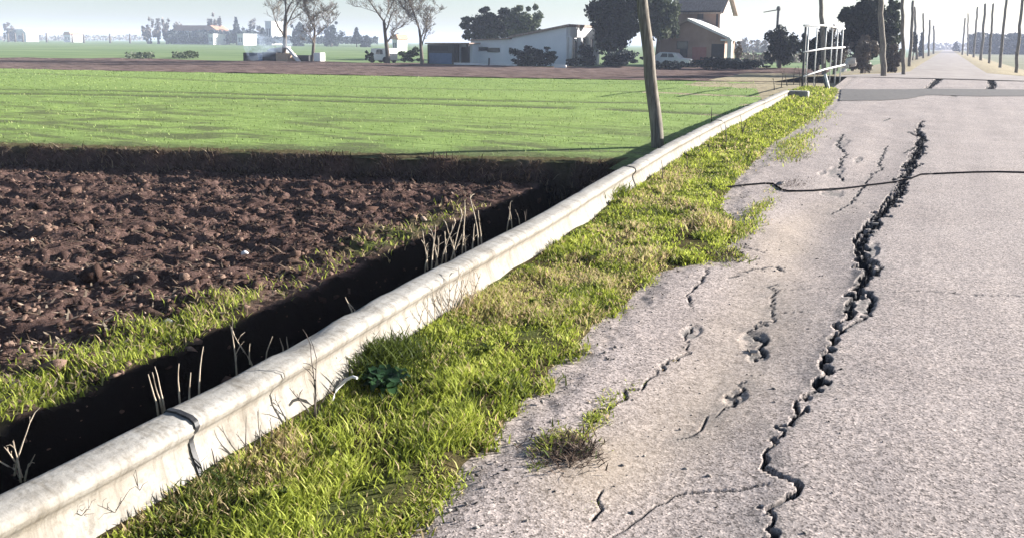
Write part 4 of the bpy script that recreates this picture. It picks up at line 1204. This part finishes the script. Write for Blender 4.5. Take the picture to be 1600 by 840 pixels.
# --- dark lean-to at its left
Y1 = 74.0
lt_ = thing("dark_lean_to", "low dark shed with an open doorway at the left end of the pale shed", "shed", (AY(700, 100, Y1)[0], Y1, FZ))
O = lt_.location.copy()
a0, a1, a2, zt = AY(668, 100, Y1)[0], AY(709, 100, Y1)[0], AY(732, 100, Y1)[0], AY(700, 69, Y1)[2]
MB(O).prism([(a0, FZ - .2), (a1, FZ - .2), (a1, zt), (a0, zt - .05)], Y1, Y1 + 4).build("wall", M_SHUT, lt_)
MB(O).prism([(a1 + .01, FZ - .2), (a2, FZ - .2), (a2, zt), (a1 + .01, zt)], Y1 + .8, Y1 + 4).build("rear_wall", M_GREYW, lt_)
MB(O).prism([(a0 - .2, zt - .03), (a2 + .2, zt + .02), (a2 + .2, zt + .14), (a0 - .2, zt + .09)], Y1 - .2, Y1 + 4.2).build("roof", M_ROOFG, lt_)
MB(O).box((a1 + .05, Y1 + .02, FZ), (a1 + .45, Y1 + .3, zt - .02)).build("door_post", M_DARK, lt_)
MB(O).box((a2 - .3, Y1 + .02, FZ), (a2 - .02, Y1 + .3, zt - .02)).build("door_post", M_DARK, lt_)
MB(O).box((a1 + .45, Y1 + .72, FZ), (a2 - .62, Y1 + .79, zt - .3)).build("door", M_DARK, lt_)
rect(lt_, "window", 672, 72, 700, 80, Y1, M_DARK, .04)
rect(lt_, "panel", 671, 83, 706, 101, Y1, M_BLUE, .05)
# low white wall in front
for i, (x0, x1, lb) in enumerate(((709, 763, "left stretch of the low white wall before the pale shed"), (765, 808, "middle stretch of the low white wall left of the blue-green shrub"), (866, 884, "short right piece of the low white wall past the blue-green shrub"))):
    a, b = AY(x0, 103, 69.5), AY(x1, 103, 69.5)
    tag(MB((a[0], 69.5, a[2])).box((a[0], 69.5, FZ - .3), (b[0], 69.7, FZ + .24)).build("low_wall", M_WHITEW), lb, "garden wall", "low white wall")
    if i < 2:
        p = AY(x1 + 1, 103, 69.5)
        q = MB((p[0], 69.5, FZ)).box((p[0] - .06, 69.45, FZ - .2), (p[0] + .06, 69.6, FZ + .75)).build("fence_post", M_DKIRON)
        tag(q, ("thin dark post at the gap in the low white wall", "thin dark post left of the blue-green shrub")[i], "fence post", "dark fence posts")
# --- brown house
Y2 = 83.0
hs = thing("brown_house", "brown two-storey farmhouse with a gabled front wing and lit right wall", "house", (AY(1085, 100, Y2)[0], Y2, FZ))
O = hs.location.copy()
g = xz([(1026, 56), (1076, 33), (1141, 62)], Y2); xL, xR = AY(1028, 100, Y2)[0], AY(1131, 100, Y2)[0]
MB(O).prism([(xL, FZ - .2), (xR, FZ - .2), (xR, g[2][1] + .3), (g[1][0], g[1][1] - .05), (xL, g[0][1])], Y2, Y2 + 4.4).build("wing_wall", M_TANW, hs)
(lx, lz), (ax_, az), (rx, rz) = g
MB(O).prism([(ax_, az), (rx + .15, rz - .1), (rx + .15, rz + .14), (ax_, az + .26)], Y2 - .45, Y2 + 4.6).build("right_roof_slope", M_ROOFW, hs)  # pale colour puts the sunlight on this slope into its surface
MB(O).prism([(lx - .2, lz - .05), (ax_ - .01, az), (ax_ - .01, az + .26), (lx - .2, lz + .2)], Y2 - .45, Y2 + 4.6).build("left_roof_slope", M_ROOFG, hs)
# porch at the right corner
pr_ = xz([(1113, 66), (1132, 100), (1138, 100), (1139, 66)], Y2)
MB(O).box((pr_[2][0] - .12, Y2 - .3, FZ), (pr_[2][0] + .3, Y2 + .1, rz - .05)).build("porch_post", M_WHITEW, hs)
MB(O).box((pr_[0][0] + .9, Y2 - .35, rz - .15), (pr_[2][0] + .35, Y2 - .02, rz + .02)).build("porch_beam", M_WHITEW, hs)
rect(hs, "porch_opening", 1112, 69, 1131, 96, Y2, M_DARK, .03)
rect(hs, "window", 1059, 66, 1074, 76, Y2, M_GLASS, .05, frame=M_SHUT)
rect(hs, "window", 1063, 77, 1074, 90, Y2, M_SHUT, .05)
rect(hs, "door", 1082, 74, 1103, 98, Y2, M_REDW, .05)
# main block
Y3 = 88.0
m0, m1 = AY(1050, 40, Y3)[0], AY(1124, 40, Y3)[0]; ez = AY(1100, 18, Y3)[2]
dpt = 5.6; rdz = 2.1
MB(O).box((m0, Y3, FZ - .2), (m1, Y3 + dpt, ez)).build("main_wall", M_TANW, hs)
bm_ = MB(O); v1 = [(m1 + .004, Y3 - .003, FZ), (m1 + .004, Y3 + dpt, FZ), (m1 + .004, Y3 + dpt, ez), (m1 + .004, Y3 + dpt / 2, ez + rdz - .15), (m1 + .004, Y3 - .003, ez)]
va = [bm_.v(p) for p in v1]; vb = [bm_.v((p[0] + .1, p[1], p[2])) for p in v1]
bm_.bm.faces.new(va); bm_.bm.faces.new(vb[::-1])
for i in range(5): bm_.bm.faces.new((va[(i + 1) % 5], va[i], vb[i], vb[(i + 1) % 5]))
bm_.build("lit_gable_wall", M_WHITEW, hs)  # white painted on this wall for the sunlight falling on it
e = .55
MB(O).slab([(m0 - .4, Y3 - e, ez - .1), (m1 + .5, Y3 - e, ez - .1), (m1 + .5, Y3 + dpt / 2, ez + rdz), (m0 - .4, Y3 + dpt / 2, ez + rdz)], .2).build("front_roof_slope", M_ROOFG, hs)
MB(O).slab([(m0 - .4, Y3 + dpt / 2 + .01, ez + rdz), (m1 + .5, Y3 + dpt / 2 + .01, ez + rdz), (m1 + .5, Y3 + dpt + e, ez - .1), (m0 - .4, Y3 + dpt + e, ez - .1)], .2).build("rear_roof_slope", M_ROOFG, hs)
rect(hs, "gutter", 1052, 17.5, 1126, 19.5, Y3 - e, M_DARK, .06)
rect(hs, "drainpipe", 1119.5, 21, 1121.5, 48, Y3, M_DARK, .1)
rect(hs, "upper_window", 1090, 22, 1099, 30, Y3, M_SHUT, .05)

# ================================================================== VEHICLES AND THE SMOKING HEAP
def car(name, label, px, py, Y, L, Hh, m, flip=1, cat="car", van=False):
    b = AY(px, py, Y); o = thing(name, label, cat, (b[0], Y, FZ))
    O = o.location.copy(); x, z = b[0], FZ
    if van: pr = [(-.5, .3), (.5, .3), (.5, .95), (.42, 1.0), (.36, 1.9), (-.46, 1.95), (-.5, 1.8)]
    else:   pr = [(-.5, .28), (.5, .28), (.5, .72), (.45, .82), (.24, .9), (.12, 1.36), (-.26, 1.42), (-.42, .98), (-.5, .9)]
    k = Hh / (1.95 if van else 1.42)
    MB(O).prism([(x + flip * a * L, z + c * k) for a, c in pr], Y, Y + 1.65).build("body", m, o, .06)
    wz = (1.15, 1.75) if van else (.95, 1.3)
    for a, c in ((-.24, -.06), (-.04, .12)):
        MB(O).prism([(x + flip * a * L, z + wz[0] * k), (x + flip * c * L, z + wz[0] * k), (x + flip * (c - .05 * (c > 0)) * L, z + wz[1] * k), (x + flip * (a + .04 * (a < -.1)) * L, z + wz[1] * k)], Y - .012, Y + .05).build("side_window", M_GLASS, o)
    for a in (-.32, .33):
        for yy_2 in (Y - .02, Y + 1.47):
            MB(O).tube([(x + a * L, yy_2, z + .31), (x + a * L, yy_2 + .2, z + .31)], .31, 14).build("wheel", M_TYRE, o)
    for yy_2 in (Y + .12, Y + 1.3):
        MB(O).box((x + flip * .5 * L - .03, yy_2, z + .62 * k), (x + flip * .5 * L + .04, yy_2 + .22, z + .74 * k)).build("headlight", M_GLASS, o)
    return o
car("parked_car", "silver hatchback parked before the brown house", 1046, 98, 79.5, 3.9, 1.45, M_CAR)
car("white_van", "small white van parked between dark bush and third bare tree", 591, 96, 71, 2.6, 1.5, M_VAN, -1, "van", True)
def hp(px0, py0, px1, py1, Y, name, m, label, cat, t=1.2, slant=None):
    a, b = AY(px0, py1, Y), AY(px1, py0, Y)
    poly = [(a[0], a[2]), (b[0], a[2]), (b[0], b[2]), (a[0], b[2])]
    if slant == 'r': poly = [(a[0], b[2]), (a[0] + .35, b[2]), (b[0], a[2]), (b[0] - .5, a[2])]
    if slant == 'l': poly = [(a[0], a[2] + .25), (b[0], a[2] + .1), (b[0], b[2]), (a[0] + .6, b[2] - .25)]
    mb = MB((a[0], Y, a[2])).prism(poly, Y, Y + t)
    return tag(mb.build(name, m, None, .03), label, cat)
hp(380, 83, 402, 95.5, 66, "dark_bale", M_DARK, "dark low bale at the left end of the smoking heap", "bale")
hp(410, 82, 431, 96, 66.2, "dark_bale", M_DARK, "dark low bale right of the smoke by the tan crate", "bale")
hp(403, 85, 409, 95.5, 66.1, "blue_drum", M_BLUE, "blue drum in the middle of the smoking heap", "drum", .8)
hp(431, 84, 450, 96.5, 65.6, "tan_crate", M_TAN, "tan wooden crate beside the first bare trunk", "crate")
hp(415, 73, 444, 84, 66.9, "white_sheet", M_WHITEW, "white sheet draped over the smoking heap", "tarpaulin", 1.0, 'l')
hp(446, 75, 468, 96, 65.9, "pale_board", M_WHITEW, "long pale board leaning down right from the tan crate", "board", .3, 'r')
hp(490, 83, 500, 96, 66, "white_barrel", M_VAN, "white barrel right of the second bare trunk", "barrel", .8)
hp(463, 87, 482, 96, 66.5, "dark_bale", M_DARK, "low dark bale between the two left bare trunks", "bale")
# smoke: drifting lobes of thin real smoke
m, t, n, l, b = nt("wood_smoke")
n.remove(b)
pv = n.new('ShaderNodeVolumePrincipled'); pv.inputs['Density'].default_value = .22; pv.inputs['Color'].default_value = (.70, .82, 1.0, 1)
l.new(pv.outputs[0], n['Material Output'].inputs['Volume'])
mb = MB()
for i, (px, py, rx_, rz_) in enumerate([(398, 86, .8, .7), (404, 80, 1.1, .9), (412, 74, 1.6, .9), (396, 76, 1.0, 1.0), (406, 66, 1.5, .9), (420, 68, 1.7, .8), (436, 68, 1.8, .6), (414, 80, 1.4, .7), (402, 72, .7, 1.3)]):
    p = AY(px, py, 64.3 + .25 * i); mb.blob(p, (rx_, .9, rz_), i, 2, .22)
tag(mb.build("smoke", m), kind='stuff')

# far houses and blocks
def farblock(label, px0, px1, pyt, pyb, Y, mw, mr=None, name="far_house", dep=8, gable=True):
    a, b = AD(px0, pyb, Y), AD(px1, pyt, Y)
    c = (a + b) / 2
    Yw = c[1]
    A, B = AY(px0, pyb, Yw), AY(px1, pyt, Yw)
    o = thing(name, label, "building", (c[0], Yw, -.5), "far buildings on the horizon")
    O = o.location.copy()
    wt = B[2] if not gable else -.5 + (B[2] + .5) * .7
    MB(O).box((A[0], Yw, -.6), (B[0], Yw + dep, wt)).build("wall", mw, o)
    if gable: MB(O).prism([(A[0] - .4, wt), (B[0] + .4, wt), (B[0] - (B[0] - A[0]) * .15, B[2]), (A[0] + (B[0] - A[0]) * .15, B[2])], Yw - .3, Yw + dep + .3).build("roof", mr or M_ORANGE, o)
    else: MB(O).box((A[0] - .3, Yw - .3, wt), (B[0] + .3, Yw + dep + .3, wt + .25)).build("roof", mr or M_ROOFW, o)
    w2 = (B[0] - A[0])
    for q in (.2, .55):
        MB(O).box((A[0] + w2 * q, Yw - .05, -.5 + (wt + .5) * .3), (A[0] + w2 * (q + .2), Yw + .05, -.5 + (wt + .5) * .7)).build("window", M_GLASS, o)
farblock("white farmhouse far off at the left edge of the horizon", 14, 40, 46, 62, 520, M_WHITEW, M_ROOFW)
farblock("small white and tan house on the far left horizon", 100, 110, 50, 61, 520, M_WHITEW)
farblock("long far barn with orange-brown roof in the blue hedgerow", 268, 340, 40, 60, 430, M_GREYW)
farblock("tiny white block in the hedgerow below the tall hazy tree", 326, 333, 54, 63, 395, M_WHITEW, gable=False)
farblock("white cube-like house in the hedgerow left of the smoke", 371, 380, 54, 64, 370, M_WHITEW, gable=False)
farblock("pale tower-like house between smoke and first bare trunk", 415, 424, 34, 66, 430, M_WHITEW, gable=False)
farblock("white gabled block behind the third bare tree", 613, 621, 54, 68, 200, M_WHITEW, dep=4)
for i, (px, yt) in enumerate(((13, 52), (24, 52), (36, 52), (73, 52), (113, 53), (131, 54), (172, 53), (203, 53))):
    p = AD(px, 63, 450); tp = AD(px, yt, 450)
    o = tag(MB((p[0], p[1], -.5)).tube([(p[0], p[1], -.6), (p[0], p[1], tp[2])], [.55, .4], 5).build("far_post", M_BARK), "%s tiny dark post from the left on the far left horizon" % ("first", "second", "third", "fourth", "fifth", "sixth", "seventh", "eighth")[i], "post", "tiny posts on the far left horizon")

# ================================================================== WEEDS
def stalk_mb(base, h, r_, lean, rr, off, twigs=0, mb=None):
    mb = mb or MB(off)
    p = Vector(base); pts = [p - Vector((0, 0, .03))]
    d = Vector((lean[0], lean[1], 1)).normalized()
    for i in range(5):
        d = (d + Vector((rr.uniform(-1, 1), rr.uniform(-1, 1), 0)) * .09).normalized()
        p = p + d * h / 5; pts.append(p.copy())
    rs = [r_ * (1 - .13 * i) for i in range(len(pts))]
    mb.tube(pts, rs, 5)
    for _ in range(twigs):
        k = rr.randint(1, 5); q = pts[k]
        e_ = (d * .6 + Vector((rr.uniform(-1, 1), rr.uniform(-1, 1), rr.uniform(-.2, .6)))).normalized()
        L = h * rr.uniform(.12, .38)
        mb.tube([q, q + e_ * L * .5 + Vector((0, 0, .01)), q + e_ * L], [r_ * .55, r_ * .45, r_ * .25], 4)
    return mb
def weed_px(label, stems, m, name="dry_weed", group=None, z=None, sd=1, twigs=0, rad_px=3.2, yb=None):
    """stems: (px, py foot, px, py top); all stand on the ground they grow from"""
    rr = random.Random(sd)
    f = [foot(s[0], s[1], z) for s in stems]
    o = thing(name, label, "weed", f[0], group)
    O = o.location.copy()
    for s, b in zip(stems, f):
        D = -(CMN.T @ (np.array(b) - [0, 0, CAM_H]))[2]
        t_ = Vector(AD(s[2], s[3], D - .02)); d = t_ - Vector(b)
        h = d.length
        stalk_mb(b, h, rad_px * D / FPX / 2, (d.x / max(d.z, .05), d.y / max(d.z, .05)), rr, O, twigs).build("stalk", m, o)
    return o
def foot(px, py, z):
    return Vector(G(px, py, z))
WG = "dry stalks growing along the concrete channel"
weed_px("row of pale bare stalks behind the channel near its first joint", [(247, 640, 227, 585), (254, 635, 237, 580), (258, 640, 252, 570), (282, 632, 278, 567), (296, 628, 291, 582), (311, 620, 306, 543)], M_TWIG, z=.05, sd=2, rad_px=3.4, group=WG)
weed_px("single pale stalk with side twig standing in the dark ditch", [(370, 586, 366, 508), (395, 566, 362, 526)], M_TWIG, z=-.2, sd=3, twigs=3, rad_px=3, group=WG)
weed_px("small pale twigs at the channel rim beyond the single stalk", [(443, 546, 440, 526), (450, 545, 449, 525), (415, 556, 424, 524), (390, 560, 389, 535)], M_TWIG, z=.05, sd=4, rad_px=2.4, group=WG)
weed_px("short forked twig at the rim in the middle of the ditch", [(552, 488, 536, 466), (556, 486, 545, 472)], M_TWIG, z=.1, sd=5, rad_px=3, group=WG)
weed_px("dense stand of tall pale dead stalks at the ditch before the bank", [(668, 415, 660, 370), (674, 420, 676, 350), (684, 412, 678, 362), (690, 408, 700, 345), (697, 405, 694, 362), (706, 402, 716, 336), (712, 404, 700, 352), (722, 398, 727, 313), (728, 396, 722, 352), (738, 392, 737, 350), (748, 386, 746, 308), (753, 384, 742, 330), (664, 420, 668, 385), (680, 416, 690, 372), (703, 408, 722, 366)], M_TWIG, z=.05, sd=6, twigs=3, rad_px=2.6, group=WG)
weed_px("thin stalks over the dark gap just left of the bank's end", [(800, 352, 798, 322), (812, 346, 806, 330), (792, 356, 800, 318)], M_TWIG, z=.05, sd=7, rad_px=2, twigs=1, group=WG)
weed_px("crooked pale twigs in the ditch at the photo's lower left edge", [(32, 742, 20, 690), (38, 740, 58, 705), (22, 732, 44, 662), (34, 735, 2, 700), (30, 735, -12, 715)], M_TWIG, z=-.1, sd=8, twigs=2, rad_px=3.4, group=WG)
weed_px("dark branching dead weed against the channel left of the big leaf rosette", [(490, 650, 500, 560), (493, 650, 482, 540), (488, 648, 452, 606), (492, 645, 520, 600)], M_DTWIG, z=.06, sd=9, twigs=4, rad_px=2.8, group=WG)
weed_px("short dark stem just right of the first channel joint", [(339, 735, 330, 698), (341, 735, 336, 712)], M_DTWIG, z=.05, sd=10, rad_px=3.4, group=WG)
weed_px("thin grey stems in the verge past the first joint", [(384, 708, 382, 650), (408, 700, 400, 642), (425, 690, 427, 655), (395, 705, 404, 672)], M_DTWIG, z=.05, sd=11, twigs=2, rad_px=2.2, group=WG)
weed_px("fine arching twigs over the channel foot at lower left", [(95, 838, 140, 795), (98, 838, 128, 790), (170, 815, 205, 770), (190, 800, 150, 775), (220, 790, 219, 735)], M_DTWIG, z=.05, sd=12, twigs=5, rad_px=2.0, group=WG)
weed_px("dense grey brushwood at the channel foot in mid verge", [(700, 492, 705, 432), (708, 490, 716, 440), (714, 486, 738, 425), (722, 484, 722, 440), (690, 498, 690, 460), (730, 480, 746, 440), (640, 520, 624, 470), (600, 540, 590, 500), (655, 512, 660, 480), (680, 500, 676, 452), (696, 494, 684, 446), (718, 482, 728, 420), (735, 476, 752, 425), (745, 468, 742, 420), (668, 508, 662, 462), (705, 488, 720, 430)], M_TWIG, z=.05, sd=13, twigs=4, rad_px=2.2, group=WG)
weed_px("upright dark stems by the channel above the dead stalk stand", [(828, 392, 820, 330), (832, 388, 836, 352), (812, 398, 806, 372)], M_DTWIG, z=.05, sd=14, twigs=1, rad_px=2.2, group=WG)
weed_px("green-grey tall stems leaning on the channel right of the joint seal", [(905, 320, 912, 296), (932, 316, 930, 282), (918, 318, 922, 292)], M_DTWIG, z=.06, sd=15, twigs=1, rad_px=2.2, group=WG)
weed_px("sparse thin stems along the channel past the leaning pole", [(1135, 226, 1135, 190), (1108, 240, 1108, 212), (1160, 205, 1160, 180), (1160, 210, 1166, 186), (1074, 260, 1074, 238), (1035, 280, 1034, 250), (1112, 188, 1111, 168)], M_DTWIG, z=.06, sd=16, twigs=0, rad_px=1.8, group=WG)
weed_px("tall dry stems at the far end of the wheat before the railing", [(1221, 136, 1222, 112), (1230, 134, 1226, 110), (1240, 132, 1243, 108), (1210, 140, 1210, 122), (1250, 134, 1248, 106), (1262, 140, 1262, 112), (1272, 140, 1276, 116)], M_DTWIG, z=0, sd=17, twigs=2, rad_px=1.6, group=WG)
# bent pale straw beside the rosette
b0, b1, b2, b3 = [Vector(AD(a, b, G(540, 620, .06)[1] * 1.19)) for a, b in ((522, 622), (530, 603), (545, 590), (558, 588))]
D_ = -(CMN.T @ (G(540, 615, .08) - [0, 0, CAM_H]))[2]
pts = [Vector(AD(a, b, D_ - k * .02)) for k, (a, b) in enumerate(((520, 625), (526, 607), (540, 593), (551, 588), (558, 590)))]
tag(MB(pts[0]).tube(pts, [.008, .008, .008, .007, .006], 6).build("bent_straw", M_WHITEW), "white bent hose-like straw arching over the verge left of the leafy rosette", "straw")
# dark leafy rosette
M_LEAF = leafmat("dock_leaf", [(0, (.012, .03, .014)), (.6, (.025, .06, .024)), (1, (.05, .10, .035))], .2, .45)
def rosette(px, py, n, size, label, sd, m=M_LEAF, name="leafy_weed"):
    c = G(px, py, .06); o = thing(name, label, "plant", c)
    rr = np.random.default_rng(sd)
    for i in range(n):
        a = i * 2.4 + rr.uniform(-.3, .3); L = size * rr.uniform(.6, 1.1); w_ = L * rr.uniform(.2, .3); e0_ = rr.uniform(.3, 1.2)
        V = []
        for q in np.linspace(0, 1, 7):
            el = e0_ - 1.3 * q
            hx = L * q * math.cos(max(el, -.2) * .8); hz_ = L * (math.sin(e0_) * q - .55 * q * q)
            ww = w_ * math.sin(math.pi * min(.98, q * .9 + .08)) ** .7
            for s_ in (-1, 0, 1):
                V.append((math.cos(a) * hx - math.sin(a) * ww * s_, math.sin(a) * hx + math.cos(a) * ww * s_, hz_ + .25 * ww * abs(s_) + .01 * math.sin(q * 14 + i)))
        link("leaf", me_np("leaf", V, grid_faces(7, 3), m, True, tint=np.full(21, rr.random())), o)
    return o
for px, py, k_, sz_, lb in ((430, 770, 10, .06, "low leafy weed in the nearest verge below the joint"), (690, 640, 9, .055, "small leafy weed in mid verge nearest the road edge"), (760, 545, 9, .06, "small leafy weed in mid verge right of the big rosette"),
                        (835, 470, 9, .06, "leafy weed in the verge below the dead stalk stand"), (520, 705, 8, .05, "small leafy weed in the near verge below the dark branching weed"), (930, 400, 10, .08, "leafy weed in the verge left of the grass corner")):
    rosette(px, py, k_, sz_, lb, px, M_GRASS)
rosette(603, 600, 26, .13, "dark green leafy rosette growing against the channel in the verge", 3)
rosette(578, 588, 12, .09, "smaller dark leaf clump just left of the big rosette", 4)
rosette(960, 318, 14, .11, "bright tall leafy weed in the verge near the second joint", 5, M_GRASS)
# dead weed mat in the broken asphalt
def mat_weed(px, py, rx_, ry_, n, label, sd, gr=.12):
    c = G(px, py, -.03); rr = np.random.default_rng(sd)
    x = c[0] + rr.normal(0, rx_, n); y = c[1] + rr.normal(0, ry_, n)
    z = road_base(x, y) + rr.uniform(-.01, .02, n)
    Q = np.stack([x, y, z], 1)
    tt_ = np.where(rr.random(n) < gr, .3, .0) + rr.random(n) * .55
    V, F, T = blades(Q, rr.uniform(.02, .07, n), rr.uniform(.003, .008, n), rr.uniform(0, 6.28, n), rr.uniform(.6, 4, n), tt_, .9)
    o = thing("weed_mat", label, "weed", c); tag(link("withered_stems", me_np("withered_stems", V - c, F, M_MATW, tint=T), o), kind='stuff')
M_MATW = leafmat("withered_weed", [(0, (.03, .02, .015)), (.35, (.09, .06, .045)), (.55, (.2, .15, .11)), (.8, (.10, .15, .035)), (1, (.14, .2, .05))], .15)
mat_weed(888, 712, .065, .075, 900, "brown withered weed mat filling a hole in the nearest asphalt edge", 3)
mat_weed(1238, 288, .10, .30, 300, "brown withered clump beside the bent dark line on the road", 4, .02)
mat_weed(1245, 249, .12, .35, 260, "flat brown weed patch right of the upper green tuft", 5, .05)
mat_weed(1135, 402, .07, .12, 300, "reddish withered clump at the verge corner above the grassy crack", 6, .02)
# raised slab of broken asphalt where the dark line kinks, loose chunks in the fissure
def chunk(px, py, s, label, sd, m=M_RUBBLE, z=-.02, name="asphalt_chunk"):
    c = Vector(G(px, py, z)); bm = bmesh.new(); rr = random.Random(sd)
    for _ in range(16):
        v = Vector((rr.uniform(-1, 1), rr.uniform(-1, 1), rr.choice((-1, 1)) * rr.uniform(.7, 1)))
        bm.verts.new(Vector((v.x * s * 1.3, v.y * s * .9, v.z * s * .38 + v.x * s * .15)))
    h = bmesh.ops.convex_hull(bm, input=bm.verts[:])
    bmesh.ops.delete(bm, geom=[g for g in h['geom_interior'] if isinstance(g, bmesh.types.BMVert)], context='VERTS')
    mb = MB(c); mb.bm.free(); mb.bm = bm
    return tag(mb.build(name, m), label, "rubble", "loose asphalt chunks")
M_CHUNK = mat("broken_asphalt", (.16, .145, .135), (.34, .305, .28), 25, .95, .5, .01)
for i, a in enumerate([(1219, 286, .05, "pale raised lump of asphalt at the kink of the dark line", M_CHUNK, .0), (1374, 428, .04, "broken asphalt chunk wedged right of the fissure's widest part", M_CHUNK, -.03),
                       (1340, 482, .035, "chunk hanging in the fissure below its widest part", M_CHUNK, -.05), (1352, 505, .03, "small chunk at the right lip below the hanging chunk", M_CHUNK, -.02), (1358, 375, .04, "chunk lying in the fissure above its widest part", M_CHUNK, -.06),
                       (1368, 350, .035, "upper broken chunk on the fissure's left lip", M_CHUNK, -.02), (1409, 293, .04, "chunk where the long dark line meets the fissure", M_CHUNK, -.05), (1178, 548, .022, "dark chunk in the second fissure's hollow", M_CHUNK, -.04)]):
    chunk(a[0], a[1], a[2], a[3], 60 + i, a[4], a[5])
# single pale pebbles on the soil
for px, py, lb in ((262, 484, "white pebble on the dark soil near the grass strip"), (382, 389, "white pebble on the ploughed soil far from the grass")):
    p = G(px, py, -.6); x, y = p[0], p[1]; z = float(plough_z(np.array([x]), np.array([y]))[0])
    tag(MB((x, y, z)).blob((x, y, z + .03), (.045, .035, .035), 3, 2, .1).build("pebble", M_WHITEW), lb, "stone")

# ================================================================== HAZE
m, t, n, l, b = nt("winter_haze")
n.remove(b)
pv = n.new('ShaderNodeVolumePrincipled')
pv.inputs['Density'].default_value = 0.0006
pv.inputs['Color'].default_value = (.68, .76, 1.0, 1)
pv.inputs['Anisotropy'].default_value = 0.0
l.new(pv.outputs[0], n['Material Output'].inputs['Volume'])
hz = MB().box((-2450, -400, -2.75), (2450, 2450, 24)).build("haze", m)
tag(hz, kind='stuff')
